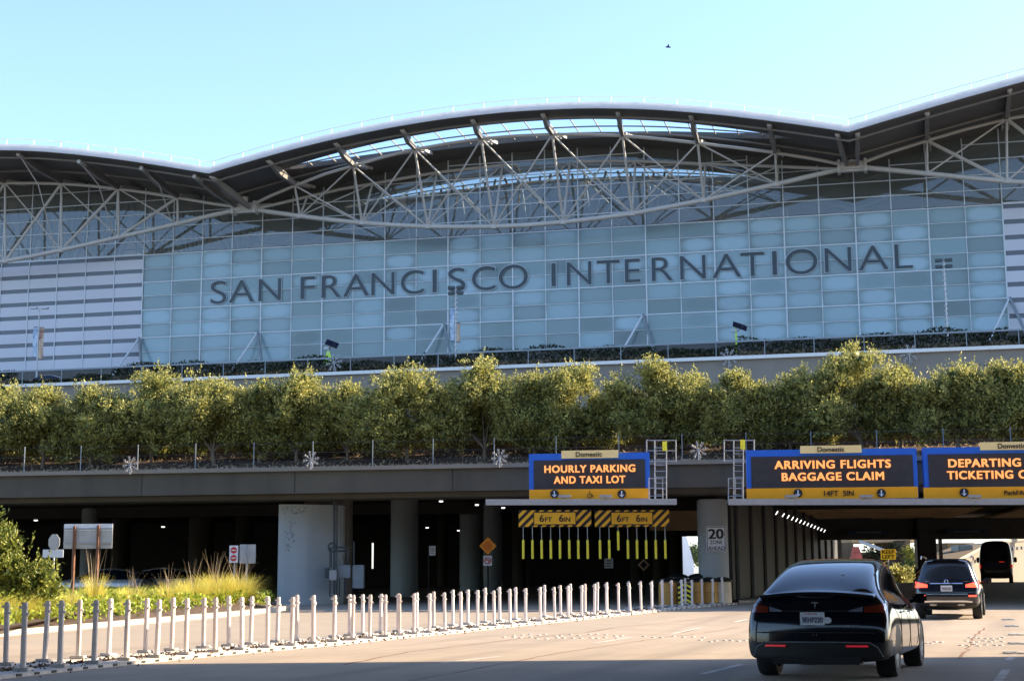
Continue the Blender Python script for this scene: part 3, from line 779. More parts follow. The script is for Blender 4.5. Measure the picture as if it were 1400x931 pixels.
# smooth the profile inside each vault, keep the two valleys sharp
TV1, TV2 = inv(285, 237.5, OE)[0], inv(1160, 181, OE)[0]
def Zs(t):
    lo_, hi_ = (-999, TV1) if t < TV1 else ((TV1, TV2) if t < TV2 else (TV2, 999))
    r = min(3.5, abs(t-lo_), abs(hi_-t)); return (Zr(t-r)+Zr(t-r*.5)+Zr(t)+Zr(t+r*.5)+Zr(t+r))/5
TS = sorted(set([TL-60+i*1.5 for i in range(int((TR+60-(TL-60))/1.5))]+[TV1, TV2]))
term = thing('terminal_building', 'glass-fronted airport terminal with winged truss roof and large name letters', 'building', TP(4, 0, 0))
SL0, SL1 = inv(392, 246, 8)[0], inv(1075, 196, 8)[0]
def bulge(t, a=SL0, b=SL1):
    s = (t-a)/(b-a); return 0 if s <= 0 or s >= 1 else math.sin(math.pi*s)**.62
def f1(t): return 8.3+1.4*bulge(t)
def f2(t): return 8.3-5.0*bulge(t)
def g1(t): return -8.0
def g2(t): return -8.0-5.5*bulge(t)
def roofstrip(name, fa, fb, th, mt, dz=0):
    mb = MB(); vs = []
    for t in TS:
        z = Zs(t)+dz
        vs += [TP(t, fa(t), z), TP(t, fb(t), z), TP(t, fb(t), z+th), TP(t, fa(t), z+th)]
    fs = []
    for i in range(len(TS)-1):
        for k in range(4): fs.append([i*4+k, i*4+(k+1) % 4, (i+1)*4+(k+1) % 4, (i+1)*4+k])
    mb.add(vs, fs); return mb.build(name, mt, term)
roofstrip('roof_canopy', lambda t: OE-.15, f1, .45, 'roofunder')
roofstrip('roof', f2, g1, .5, 'roofunder')
roofstrip('roof', g2, lambda t: -46, .5, 'roofunder')
roofstrip('roof_fascia', lambda t: OE+.06, lambda t: OE-.1, .60, 'fascia', dz=.02)
roofstrip('roof_covering', lambda t: OE-.3, lambda t: f1(t)+.2, .06, 'rooftop', dz=.452)
mb = MB()   # safety rail on the roof edge
mb.tube([TP(t, OE-.4, Zs(t)+1.25) for t in TS], .035, 4)
for t in TS[::2]: mb.tube([TP(t, OE-.4, Zs(t)+.4), TP(t, OE-.4, Zs(t)+1.25)], .03, 4)
mb.build('roof_rail', 'edgewhite', term)
# skylight: panes and bars
for (fa, fb, nm) in ((f1, f2, 'skylight'), (g1, g2, 'skylight')):
    gl = MB(); br = MB(); ts = [SL0+(SL1-SL0)*i/22 for i in range(23)]
    for a, b in zip(ts, ts[1:]):
        gl.quad(TP(a, fa(a), Zs(a)+.3), TP(b, fa(b), Zs(b)+.3), TP(b, fb(b), Zs(b)+.3), TP(a, fb(a), Zs(a)+.3))
        if a != ts[0]: br.beam(TP(a, fa(a), Zs(a)+.22), TP(a, fb(a), Zs(a)+.22), .08, .12)
    for q in (.5,):
        for a, b in zip(ts, ts[1:]):
            oa = fa(a)+(fb(a)-fa(a))*q; ob = fa(b)+(fb(b)-fa(b))*q
            br.beam(TP(a, oa, Zs(a)+.2), TP(b, ob, Zs(b)+.2), .10, .12)
    s = gl.build(nm, 'skyglass', term); br.build('glazing_bar', 'steel_dk', s)
# rafters under the roof, behind the front canopy
mb = MB()
for off in (11.2, 6.0, -3.5, -16, -24, -33): mb.tube([TP(t, off, Zs(t)-.28) for t in TS], .11 if off > 0 else .15, 6)
mb.build('purlins', 'steel_dk', term)

# curtain wall bays
def bay(i0, left, right, lowkind):
    xl, xr = left, right
    if lowkind == 'glass':
        mb = MB(); mb.uv = []
        for r in range(8):
            z0 = ZB+r*RH+.045; z1 = ZB+(r+1)*RH-.045
            mb.quad(TP(xl+.04, 0, z0), TP(xr-.04, 0, z0), TP(xr-.04, 0, z1), TP(xl+.04, 0, z1)); mb.uv += [(0, 0), (1, 0), (1, 1), (0, 1)]
        wn = mb.build('window', 'frit', term)
        fr = MB()
        for r in range(9):
            hv = r % 2 == 0
            fr.box(TP((xl+xr)/2, .04 if hv else .03, ZB+r*RH), (xr-xl-.02, .08 if hv else .05, .11 if hv else .055), rz=-TA)
        fr.box(TP(xr, .05, ZB+4*RH), (.13 if i0 % 2 else .07, .10, 8*RH), rz=-TA)
        fr.build('mullion', 'mullion', wn)
    else:
        mb = MB()
        for r in range(8): mb.box(TP((xl+xr)/2, 0, ZB+r*RH+.52), (xr-xl-.05, .12, 1.04), rz=-TA)
        pn = mb.build('cladding', 'panelw', term)
        mb = MB()
        for r in range(8): mb.box(TP((xl+xr)/2, -.04, ZB+r*RH+1.26), (xr-xl-.01, .08, .435), rz=-TA)
        mb.build('dark_strip', 'strip', pn)
        fr = MB(); fr.box(TP(xr, .09, ZB+4*RH), (.10, .08, 8*RH+.3), rz=-TA); fr.box(TP((xl+xr)/2, .05, ZB+8*RH+.06), (xr-xl, .14, .2), rz=-TA); fr.build('mullion', 'mullion', pn)
    # hazed upper glass up to the roof
    zt = min(Zs(xl), Zs(xr))-.04; zb = ZB+8*RH+.12
    mb = MB(); mb.quad(TP(xl+.03, 0, zb), TP(xr-.03, 0, zb), TP(xr-.03, 0, Zs(xr)-.03), TP(xl+.03, 0, Zs(xl)-.03))
    up = mb.build('upper_window', 'clear', term); fr = MB(); r = 0
    while zb+.1+(r+1)*RH < zt:
        fr.box(TP((xl+xr)/2, .03, ZB+(9+r)*RH), (xr-xl-.02, .07, .09), rz=-TA); r += 1
    fr.box(TP(xr, .03, (zb+Zs(xr))/2), (.10, .08, Zs(xr)-zb), rz=-TA); fr.build('mullion', 'mullion', up)
for i in range(NB): bay(i, TL+i*PW, TL+(i+1)*PW, 'glass')
for i in range(7): bay(i, TL-(i+1)*PW, TL-i*PW, 'panel')
for i in range(7): bay(i, TR+i*PW, TR+(i+1)*PW, 'panel')
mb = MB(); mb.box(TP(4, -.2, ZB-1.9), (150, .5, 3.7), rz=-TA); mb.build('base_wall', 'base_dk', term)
# roof-bearing interior: floor at the head of the printed glass keeps the hall dark
mb = MB(); mb.box(TP(4, -20, ZB+7.5*RH), (150, 38, .4), rz=-TA); mb.build('interior_floor', 'soffit', term)
mb = MB(); mb.box(TP(4, -45.6, ZB+2), (150, .5, 18), rz=-TA); mb.build('back_wall', 'conc', term)
# end walls close the hall
for tx in (TL-7*PW-.3, TR+7*PW+.3):
    mb = MB(); mb.box(TP(tx, -23, ZB+8), (.5, 45, 20), rz=-TA); mb.build('end_wall', 'panelw', term)
# slanted struts at the foot
for px in (190, 352, 607, 880, 1384):
    t0, z0 = inv(px, 470, .3); tt = t0
    mb = MB(); top = TP(tt, .3, ZB+2*RH)
    mb.tube([top, TP(tt+1.35, 2.0, ZB-1.4)], .15, 8); mb.build('strut', 'boxgrey', term)
    mb = MB(); mb.tube([top, TP(tt-2.2, 2.0, ZB-1.4)], .11, 8); mb.build('strut', 'mullion', term)
# letters
LW = dict(S=1.75, A=2.75, N=2.45, F=1.55, R=2.05, C=2.4, I=.42, O=2.95, T=2.25, E=1.5, L=1.6)
name_px = [('S', 299), ('A', 330.4), ('N', 369), ('F', 421), ('R', 453), ('A', 487), ('N', 523.7), ('C', 563.8), ('I', 594.4), ('S', 624.7), ('C', 661.5), ('O', 701.9), ('I', 757), ('N', 791.9), ('T', 831.7), ('E', 865), ('R', 905.6), ('N', 947.4), ('A', 993.6), ('T', 1028.8), ('I', 1059.2), ('O', 1096), ('N', 1146), ('A', 1194), ('L', 1235.5)]
for ch, px in name_px:
    yy = 402-(px-300)*.050
    t0, z0 = inv(px, yy, .1); zc = ZB+5*RH
    wdt = LW[ch]; hh = 2.32+(.12 if ch in 'SCO' else 0)
    o = text_mesh('letter', ch, 3, 'letter', TP(t0, .16, zc), tax, term, bold=-.022, ext=.02, width=wdt, height=hh, offs=True)
    o['label'] = 'dark blue letter %s of the terminal name' % ch
    text_mesh('letter_rim', ch, 3, 'letter_rim', TP(t0, .11, zc), tax, o, bold=.022, ext=.01, width=wdt+.20, height=hh+.20, offs=True)

# trusses ------------------------------------------------------------
def chordpts(px, off): return [(lambda q: (q[0], off(q[0]) if callable(off) else off, q[1]))(inv(x, y, off if not callable(off) else 6)) for x, y in px]
def invf(px, py, offf):
    off = 5
    for _ in range(6): t, z = inv(px, py, off); off = offf(t)
    return (t, off, z)
OB = 4.0
tN1, tN2 = inv(335, 285, OB)[0], inv(1165, 228, OB)[0]
def otop(t):
    s = (t-tN1)/(tN2-tN1); return OB+4.6*math.sin(math.pi*min(1, max(0, s)))**.8 if 0 < s < 1 else OB
def oin(t):
    s = (t-tN1)/(tN2-tN1); return OB-4.2*math.sin(math.pi*min(1, max(0, s)))**.8 if 0 < s < 1 else OB
def truss(top, bot, verts, diags, inner=False, shift=0):
    """all arguments in pixels of the outer frame"""
    tr = MB()
    B = [invf(x, y, lambda t: OB) for x, y in bot]; T = [invf(x, y, otop) for x, y in top]
    def q(p): return TP(p[0], p[1]+shift, p[2])
    root = MB(); root.tube([q(p) for p in B], .24 if not shift else .16, 10); root = root.build('truss', 'steel', term)
    tp = MB(); tp.tube([q(p) for p in T], .16, 8); tp.build('top_chord', 'steel', root)
    if inner:
        ic = MB(); ic.tube([TP(p[0], oin(p[0])+shift, p[2]-.3) for p in T], .16, 8); ic.build('inner_chord', 'steel', root)
    for a, b in verts:
        A = invf(*a, otop); Bq = invf(*b, lambda t: OB)
        v_ = MB(); v_.tube([q(A), q(Bq)], .12, 7); v_.tube([TP(A[0], oin(A[0])+shift, A[2]-.3), q(Bq)], .12, 6) if inner else None
        # gusset knuckle
        v_.lathe([(0, -.3), (.3, -.22), (.32, .1), (.2, .3), (0, .32)], q(Bq), 8); v_.build('upright', 'steel', root)
    for a, b, r in diags:
        A = invf(*a, otop); Bq = invf(*b, lambda t: OB)
        d_ = MB(); d_.tube([q(A), q(Bq)], r, 6)
        if inner: d_.tube([TP(A[0], oin(A[0])+shift, A[2]-.3), q(Bq)], r*.8, 5)
        d_.build('diagonal', 'steel', root)
    return root
C_top = [(335, 285), (370, 268), (403, 254), (445, 238), (483, 227), (525, 215), (567, 204.5), (612, 196.5), (658, 190), (706, 186), (755, 184), (803, 184), (851, 186), (900, 190), (954, 196), (1005, 202), (1060, 209), (1110, 217), (1165, 228)]
C_bot = [(335, 285), (370, 290), (410, 295.5), (450, 300.5), (495, 305), (540, 308), (585, 310), (630, 310.5), (675, 310), (722, 308), (770, 304), (815, 299), (864, 292.5), (912, 283.5), (962, 274), (1010, 263.5), (1062, 252), (1112, 240), (1165, 228)]
Cv = [((403, 254), (410, 295.5)), ((483, 227), (495, 305)), ((567, 204.5), (585, 310)), ((658, 190), (675, 310)), ((755, 184), (770, 304)), ((851, 186), (864, 292.5)), ((954, 196), (962, 274)), ((1060, 209), (1062, 252))]
Cd = []
for i in range(len(Cv)-1):
    a, b = Cv[i]; c, d = Cv[i+1]; Cd += [(a, d, .085), (c, b, .085)]
truss(C_top, C_bot, Cv, Cd, inner=True)
truss(C_top, C_bot, Cv, Cd, inner=False, shift=-17)
L_top = [(335, 285), (290, 278.5), (243, 270.5), (200, 263.5), (162, 258.5), (120, 254), (84, 251.5), (40, 250.5), (7, 250.5), (-40, 252), (-90, 256)]
L_bot = [(335, 285), (290, 294.5), (243, 306), (200, 316), (162, 324.5), (120, 334), (84, 342), (40, 351), (7, 357), (-40, 362), (-90, 364)]
Lv = [((243, 270.5), (243, 306)), ((162, 258.5), (162, 324.5)), ((84, 251.5), (84, 342)), ((7, 250.5), (7, 357)), ((-70, 254), (-70, 363))]
Ld = []
for i in range(len(Lv)-1):
    a, b = Lv[i]; c, d = Lv[i+1]; Ld += [(a, d, .15), (c, b, .08)]
truss(L_top, L_bot, Lv, Ld); truss(L_top, L_bot, Lv, Ld, shift=-17)
R_top = [(1165, 228), (1215, 209), (1267, 192.5), (1320, 177), (1376, 163), (1430, 154), (1500, 148)]
R_bot = [(1165, 228), (1215, 232.5), (1267, 237.5), (1320, 243), (1376, 248), (1430, 251), (1500, 252)]
Rv = [((1267, 192.5), (1268, 237.5)), ((1376, 163), (1377, 248)), ((1490, 149), (1491, 252))]
Rdg = [((1267, 192.5), (1377, 248), .17), ((1376, 163), (1268, 237.5), .09), ((1376, 163), (1491, 252), .17), ((1490, 149), (1377, 248), .09)]
truss(R_top, R_bot, Rv, Rdg); truss(R_top, R_bot, Rv, Rdg, shift=-17)
# pinned joint castings
for (x, y) in ((335, 285), (1165, 228)):
    t0, z0 = inv(x, y, OB); mb = MB(); c = TP(t0, OB, z0)
    mb.box(c, (2.6, .9, 1.0), rz=-TA, bev=.2); mb.box(c+tax[0]*1.2, (.3, 1.1, 1.25), rz=-TA, bev=.05); mb.box(c-tax[0]*1.2, (.3, 1.1, 1.25), rz=-TA, bev=.05)
    mb.tube([c+Vector((0, 0, .3)), TP(t0, OB, Zs(t0)-.1)], .3, 8)
    mb.build('pin_joint', 'steel', term)
# cantilever brackets: chord panel points to the tips under the roof edge
OT = 11.6
tips = [((27, 212.5), (84, 249)), ((110, 222.5), (162, 257)), ((195, 231.5), (243, 269)), ((268, 243), (325, 283)), ((291, 240.5), (342, 284)), ((368, 221.5), (403, 252)), ((460, 198), (483, 226)), ((551, 180), (567, 203)), ((647, 167), (658, 189)), ((743, 159), (755, 183)), ((845, 156), (851, 185)), ((945, 159), (954, 195)), ((1052, 170), (1060, 208)), ((1145, 178), (1158, 226)), ((1172, 177), (1172, 226)), ((1267, 149), (1267, 190)), ((1380, 120), (1376, 161)), ((-60, 208), (7, 249))]
for (a, b) in tips:
    t1, z1 = inv(a[0], a[1], OT); A = TP(t1, OT, min(z1, Zs(t1)-.05)); Bq = invf(*b, otop); Bp = TP(*Bq)
    mb = MB(); mb.beam(A, A.lerp(Bp, .42)+Vector((0, 0, -.1)), .30, .34, .42, .75); mb.beam(A.lerp(Bp, .42)+Vector((0, 0, -.1)), Bp, .42, .75, .3, .4)
    br_ = mb.build('bracket', 'steel_dk', term)
    kk = MB(); kk.tube([A-(Bp-A).normalized()*.35, A+(Bp-A)*.12], .22, 8); kk.build('bracket_tip', 'steel', br_)
    # link from chord back up to the roof behind
    P2 = TP(Bq[0]+.2, Bq[1]-4.4, Zs(Bq[0])-.1)
    mb = MB()
    for dx in (-.28, .28): mb.beam(Bp+tax[0]*dx+Vector((0, 0, .1)), P2+tax[0]*dx, .14, .30)
    for k in range(5):
        q0 = Bp.lerp(P2, k/5); q1 = Bp.lerp(P2, (k+1)/5); sgn = 1 if k % 2 else -1
        mb.tube([q0+tax[0]*.28*sgn, q1-tax[0]*.28*sgn], .05, 4)
    mb.build('brace', 'steel', br_)
# restraining rods on the left truss
for a, b in (((110, 222.5), (156, 322)), ((195, 231.5), (235, 305)), ((27, 212.5), (75, 340))):
    t1, z1 = inv(*a, OT); q = invf(*b, lambda t: OB); mb = MB()
    A = TP(t1, OT, z1); Bp = TP(*q); mid = A.lerp(Bp, .35)+Vector((.6, 0, .4)); mb.tube([A, mid, Bp], .06, 5); mb.build('tie_rod', 'steel', term)
# fan struts inside the hall
rf = random.Random(9)
for px in (-10, 40, 95, 155, 215, 265, 330, 520, 590, 650, 725, 800, 880):
    t0, _ = inv(px, 300, -9); b_ = TP(t0, -9, ZB+7.9*RH); mb = MB()
    for k in (-3, -2, -1, 0, 1, 2, 3): mb.tube([b_, TP(t0+k*1.25, -9+abs(k)*.5, Zs(t0+k*1.2)-.3 if abs(k) < 3 else ZB+12.0*RH)], .13, 5)
    mb.build('fan_strut', 'pipe', term)

# upper roadway in front of the terminal
ur = thing('upper_roadway', 'elevated departures roadway with pale edge in front of the terminal', 'elevated road', TP(4, 12, 10))
UZ = 19.15
mb = MB(); mb.box(TP(9, 6.6, UZ-.35), (190, 13.0, .7), rz=-TA); mb.build('road_slab', 'conc', ur)
mb = MB(); mb.box(TP(9, 13.25, UZ-2.2), (190, .3, 4.5), rz=-TA); mb.build('side_wall', 'beige', ur)
mb = MB(); mb.box(TP(9, 13.35, UZ+.14), (190, .7, .3), rz=-TA); mb.build('edge_coping', 'edgewhite', ur)
urr = thing('roadway_railing', 'long steel handrail with thin posts on the upper roadway edge', 'railing', TP(4, 13.2, UZ))
mb = MB(); mb.beam(TP(-81, 13.2, UZ+1.62), TP(99, 13.2, UZ+1.62), .10, .14); mb.build('handrail', 'boxgrey', urr)
k = -50
while k < 54:
    mb = MB(); mb.box(TP(k, 13.2, UZ+.95), (.07, .07, 1.4), rz=-TA); mb.build('post', 'boxgrey', urr); k += 4.2
hg = MB(); rh = random.Random(4)
for i in range(22000):
    t_ = rh.uniform(-52, 56)
    hgt = 1.6+.2*math.sin(t_*.35)+.2*math.sin(t_*1.1+1)
    if math.sin(t_*.21+.6) < -.72: hgt *= .6
    if abs(t_-inv(62, 514, 12.4)[0]) < 3.2: hgt = .55
    leafq(hg, TP(t_, 12.4+rh.uniform(-.5, .45), UZ+.25+rh.random()*hgt), .30, .15, rnd=rh)
hb = thing('hedge', 'long dark clipped hedge behind the rail of the upper roadway', 'hedge', TP(4, 12.4, UZ))
hg.build('foliage', 'leaf_dk', hb)
mb = MB(); mb.box(TP(2, 12.2, UZ+.5), (110, .5, .7), rz=-TA); mb.build('branches', 'bark', hb)
for px, py, lb in ((1243, 484, 'white snowflake ornament on the upper roadway rail at the right, near the wrapped lamp post'), (996, 489, 'white snowflake ornament on the upper roadway rail under the solar beacon'), (457, 496, 'white snowflake ornament on the upper roadway rail under the lime sign')):
    t0, z0 = inv(px, py, 13.5); snowflake(TP(t0, 13.6, z0), .82, tax, lb, 'snowflakes on the upper roadway')
# upper roadway piers
for k in (-36, -6, 89):
    mb = MB(); mb.box(TP(k, 7, 9), (3, 3, UZ*1.0), rz=-TA, bev=.2); tag(mb.build('pier', 'conc'), 'massive concrete pier under the upper roadway, %s' % {-36: 'far left', -6: 'left behind the trees', 89: 'far right'}[k], 'pier')
# grey light box behind gap in the trees
t0, z0 = inv(1018, 580, 14.2)
mb = MB(); mb.box(TP(t0, 14.6, z0-2), (1.6, .5, 11), rz=-TA, bev=.05); tag(mb.build('utility_column', 'signw'), 'pale square column showing through the gap of the open-limbed tree', 'column')

# lamp posts with banners
def lamp_post(px, topy, armw, banners, label, wrap=False, double=False):
    t0, zt = inv(px, topy, 9.5); b = TP(t0, 9.5, UZ)
    t = thing('lamp_post', label, 'lamp post', b, 'lamp posts on the upper roadway'); top = TP(t0, 9.5, zt)
    mb = MB(); mb.tube([b, top], .10, 8, r2=.06); mb.build('pole', 'galv', t)
    for s in ((-1, 1) if armw else ()):
        mb = MB(); mb.beam(top, top+tax[0]*s*armw+Vector((0, 0, .05)), .06, .06)
        mb.box(top+tax[0]*s*(armw+.25)+Vector((0, 0, -.03*s)), (.75, .35, .14), rz=-TA, bev=.03); mb.build('lamp_head', 'galv', t)
    if double:
        for z in (0, -.55):
            for s in (-1, 1):
                mb = MB(); mb.box(top+tax[0]*s*.42+Vector((0, 0, z)), (.62, .3, .28), rz=-TA, bev=.03); mb.build('lamp_head', 'pipe', t)
        mb = MB(); mb.beam(top-tax[0]*.5, top+tax[0]*.5, .06, .06); mb.build('cross_arm', 'pipe', t)
    if wrap:
        mb = MB(); P = []
        L_ = (top-b).length
        for i in range(int(L_*16)):
            a = i*.9; P.append(b+Vector((math.cos(a)*.13, math.sin(a)*.13, L_*i/(L_*16))))
        mb.tube(P, .035, 4); mb.build('light_garland', 'edgewhite', t)
    for (s, y0, y1, mt, wd) in banners:
        _, za = inv(px, y0, 9.5); _, zb = inv(px, y1, 9.5)
        c = TP(t0+s*(wd/2+.12), 9.5, (za+zb)/2)
        mb = MB(); n = 8; vs = []
        for i in range(n+1):
            f = i/n; z = za+(zb-za)*f; bb = math.sin(f*3.1)*.08
            for e in (-1, 1): vs.append(TP(t0+s*(wd/2+.12)+e*wd/2, 9.5+bb, z))
            for e in (1, -1): vs.append(TP(t0+s*(wd/2+.12)+e*wd/2, 9.47+bb, z))
        fs = []
        for i in range(n):
            for k in range(4): fs.append([i*4+k, i*4+(k+1) % 4, (i+1)*4+(k+1) % 4, (i+1)*4+k])
        mb.add(vs, fs); mb.build('banner', mt, t)
        mb = MB()
        for z in (za, zb): mb.beam(TP(t0, 9.5, z), TP(t0+s*(wd+.15), 9.5, z), .05, .05)
        mb.build('banner_arm', 'pipe', t)
lamp_post(54, 421.5, .35, ((-1, 447, 488, 'banner_blue', .42), (1, 448, 491, 'banner_red', .5)), 'silver lamp post with a blue and a brown banner before the white panels')
lamp_post(623, 393, 0, ((-1, 420, 466, 'banner_blue', .40), (1, 442, 468, 'banner_red', .32)), 'lamp post with blue banners in front of the letter S of the second word', double=True, wrap=True)
lamp_post(1290, 356, 0, (), 'lamp post wrapped in a spiral light garland at the right', double=True, wrap=True)
# solar beacons
def beacon(px, py, sign, label):
    t0, zt = inv(px, py, 11.5); b = TP(t0, 11.5, UZ); top = TP(t0, 11.5, zt)
    t = thing('solar_beacon', label, 'solar beacon', b)
    mb = MB(); mb.tube([b, top], .07, 8); mb.build('pole', 'lime' if not sign else 'galv', t)
    u = (tax[0]*.92+Vector((0, 0, -.38))).normalized(); n_ = Vector((0, 0, 1)); w_ = tax[2]
    mb = MB(); mb.box(top+tax[0]*.35+Vector((0, 0, .05)), (1.3, .9, .06), ax=(u, (w_*.8+Vector((0, 0, -.6))).normalized(), u.cross((w_*.8+Vector((0, 0, -.6))).normalized()))); mb.build('solar_panel', 'solar', t)
    mb = MB(); mb.tube([top+Vector((0, 0, -.5)), top+tax[0]*.6], .04, 5); mb.box(top+Vector((0, 0, -.35))-tax[0]*.15, (.5, .25, .22), rz=-TA); mb.build('bracket', 'galv', t)
    if sign:
        c = top+Vector((0, 0, -1.35)); mb = MB()
        tri = [c-tax[0]*.5+Vector((0, 0, -.65)), c+tax[0]*.5+Vector((0, 0, -.65)), c+tax[0]*.12+Vector((0, 0, .7)), c-tax[0]*.12+Vector((0, 0, .7))]
        mb.add(tri+[p+tax[2]*.06 for p in tri], [[0, 1, 2, 3][::-1], [4, 5, 6, 7], [0, 1, 5, 4], [1, 2, 6, 5], [2, 3, 7, 6], [3, 0, 4, 7]]); mb.build('warning_sign', 'lime', t)
        mb = MB(); mb.beam(c+tax[2]*.08+Vector((0, 0, -.35)), c+tax[2]*.08+Vector((0, 0, .15)), .1, .03); mb.build('sign_figure', 'ink', t)
beacon(449, 471, True, 'solar beacon with a lime green warning sign')
beacon(1006, 447, False, 'solar beacon on a yellow-green pole under the panel')

# ------------------------------------------------------------------ piers and things under the deck
def pier_round(px0, px1, Y, topz, mt, label, name='pier', basez=None, n=28):
    a = at(px0, 760, Y); b = at(px1, 760, Y); r = (b.x-a.x)/2; c = Vector(((a.x+b.x)/2, Y+r*.6, 0)); g = gz(Y)-.05
    mb = MB(); mb.lathe([(r, g), (r, topz-.12), (r-.05, topz-.03), (r-.12, topz), (0, topz)], c, n)
    return tag(mb.build(name, mt, base=(c.x, c.y, g)), label, 'pier')
# wide rounded pier on the left
Y = 63.0; a = at(380, 760, Y); b = at(476, 760, Y)
poly = []
x0, x1 = a.x, at(457, 760, Y).x
for i in range(9):
    f = i/8; poly.append((x0+(x1-x0)*f, Y+.9*f*f))
for i in range(7):
    an = -math.pi/2+math.pi*i/6; poly.append((x1-.1+math.cos(an)*.35, Y+1.6+math.sin(an)*.6))
poly += [(x0+.5, Y+2.4), (x0+.1, Y+1.6)]
wp = thing('wide_pier', 'wide pale blue-grey curved pier with a chipped upper left corner', 'pier', ((x0+x1)/2, Y+1, gz(Y)))
mb = MB(); mb.prism(poly, gz(Y)-.1, 4.52); mb.build('pier_body', 'pierpaint', wp)
chip = MB(); rc = random.Random(8)
for (ox, oz, k, sp_) in ((.28, 4.3, 6, .16), (.55, 4.25, 6, .16), (.85, 4.2, 5, .18), (.5, 3.7, 7, .12), (.35, 3.2, 6, .10), (.6, 3.2, 6, .10), (.38, 2.8, 5, .08), (1.05, 4.3, 4, .1)):
    for j in range(k*2):
        xx = x0+ox+rc.gauss(0, sp_*.5); zz = oz+rc.gauss(0, sp_*1.2); zz = min(zz, 4.44); f = (xx-x0)/(x1-x0); yy = Y+.9*f*f-.012
        s = rc.uniform(.010, .032); chip.add([(xx-s, yy, zz-s*.8), (xx+s*.6, yy, zz-s*1.4), (xx+s, yy, zz+s*.6), (xx-s*.5, yy, zz+s*1.3)], [[0, 1, 2, 3]])
chip.build('chipped_paint', 'boxgrey', wp)
pb = at(415, 760, 65.5); pe = at(474, 760, 65.5)
mb = MB(); mb.box(((pb.x+pe.x)/2, 66.6, 2.7), (pe.x-pb.x+.1, 1.6, 5.0), bev=.05); tag(mb.build('square_pier', 'beige'), 'square concrete pier right behind the wide curved pier', 'pier')
# utility boxes and pipes
ut = thing('utility_cluster', 'cluster of meter boxes and conduits on the right side of the wide pier', 'utility boxes', at(465, 818, 62.8))
def ubox(px0, py0, px1, py1, Y, dp, mt, name):
    a = at(px0, py0, Y); b = at(px1, py1, Y); mb = MB(); mb.box(((a.x+b.x)/2, Y+dp/2, (a.z+b.z)/2), (b.x-a.x, dp, a.z-b.z), bev=.02); return mb.build(name, mt, ut)
ubox(463, 772, 479, 790, 62.9, .3, 'boxgrey', 'meter_box'); ubox(482, 772, 497, 804, 62.9, .4, 'boxgrey', 'cabinet'); ubox(444, 776, 450, 790, 62.7, .25, 'pipe', 'meter_box'); ubox(450, 779, 460, 793, 62.6, .25, 'galv', 'meter_box')
for (x0_, y0_, x1_, y1_, r_) in ((457, 680, 457, 812, .05), (460.5, 680, 460.5, 815, .03), (454, 748, 478, 748, .04), (456, 753, 476, 753, .035), (452, 748, 452, 775, .05), (451, 790, 451, 815, .03), (464, 790, 464, 815, .03), (471, 790, 471, 812, .03), (476, 748, 476, 770, .025), (484, 740, 484, 772, .03)):
    mb = MB(); mb.tube([at(x0_, y0_, 62.75), at(x1_, y1_, 62.75)], r_, 6); mb.build('conduit', 'pipe', ut)
mb = MB(); mb.tube([at(454, 748, 62.7)+Vector((math.cos(a_)*.15, 0, math.sin(a_)*.17)) for a_ in [i*.5 for i in range(13)]], .04, 6); mb.build('pipe_bend', 'pipe', ut)

pier_round(533, 571, 75, 5.5, 'pierpaint', 'round grey pier in the dark between the wide pier and the parking sign')
for px0, px1, Y, lb in ((628, 662, 86, 'dim pier left of the orange diamond sign'), (661, 686, 80, 'slim pier right behind the orange diamond sign'), (255, 290, 88, 'dim round pier in the dark behind the golden grass'), (150, 176, 96, 'dim pier in the dark right of the back of the board sign'), (108, 130, 84, 'dim pier in the dark behind the board sign'), (320, 345, 93, 'dim pier behind the red and white sign'), (700, 722, 92, 'dim pier under the left hazard board'), (598, 612, 97, 'far pier left of the dim pier in the dark')):
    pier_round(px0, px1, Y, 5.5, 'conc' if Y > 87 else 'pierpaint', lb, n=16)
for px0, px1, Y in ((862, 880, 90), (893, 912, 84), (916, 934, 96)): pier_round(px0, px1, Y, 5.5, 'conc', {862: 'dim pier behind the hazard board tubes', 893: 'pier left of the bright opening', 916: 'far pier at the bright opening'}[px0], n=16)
# column with the 20 zone sign
Y = 62.0; c20 = at(978, 760, Y); r20 = (at(999, 760, Y).x-at(957, 760, Y).x)/2
cp = thing('round_pier', 'round blue-grey pier carrying the 20 zone ahead sign', 'pier', (c20.x, Y+r20, gz(Y)))
mb = MB(); mb.lathe([(r20*1.06, gz(Y)-.1), (r20, 1.0), (r20, 4.5), (r20-.04, 4.58), (0, 4.58)], (c20.x, Y+r20, 0), 32); mb.build('pier_body', 'pierpaint', cp)
s20 = thing('speed_sign', 'white sign reading 20 zone ahead on the round pier', 'sign', at(979, 737, Y-.1))
a = at(965, 719, Y-.12); b = at(993, 754, Y-.12)
mb = MB(); mb.box(((a.x+b.x)/2, Y-.10, (a.z+b.z)/2), (b.x-a.x, .04, a.z-b.z), bev=.01); mb.build('sign_plate', 'signw', s20)
mb = MB(); w_, h_ = (b.x-a.x), (a.z-b.z); c = Vector(((a.x+b.x)/2, Y-.125, (a.z+b.z)/2))
for s in (-1, 1): mb.box(c+Vector((s*(w_/2-.04), 0, 0)), (.025, .008, h_-.06)); mb.box(c+Vector((0, 0, s*(h_/2-.04))), (w_-.11, .008, .025))
mb.build('sign_border', 'ink', s20)
text_mesh('sign_number', '20', 1, 'ink', c+Vector((0, -.004, .20)), AX, s20, bold=.03, width=.58, height=.38)
text_mesh('sign_text', 'ZONE', 1, 'ink', c+Vector((0, -.004, -.13)), AX, s20, bold=.008, width=.50, height=.15)
text_mesh('sign_text', 'AHEAD', 1, 'ink', c+Vector((0, -.004, -.36)), AX, s20, bold=.008, width=.66, height=.15)

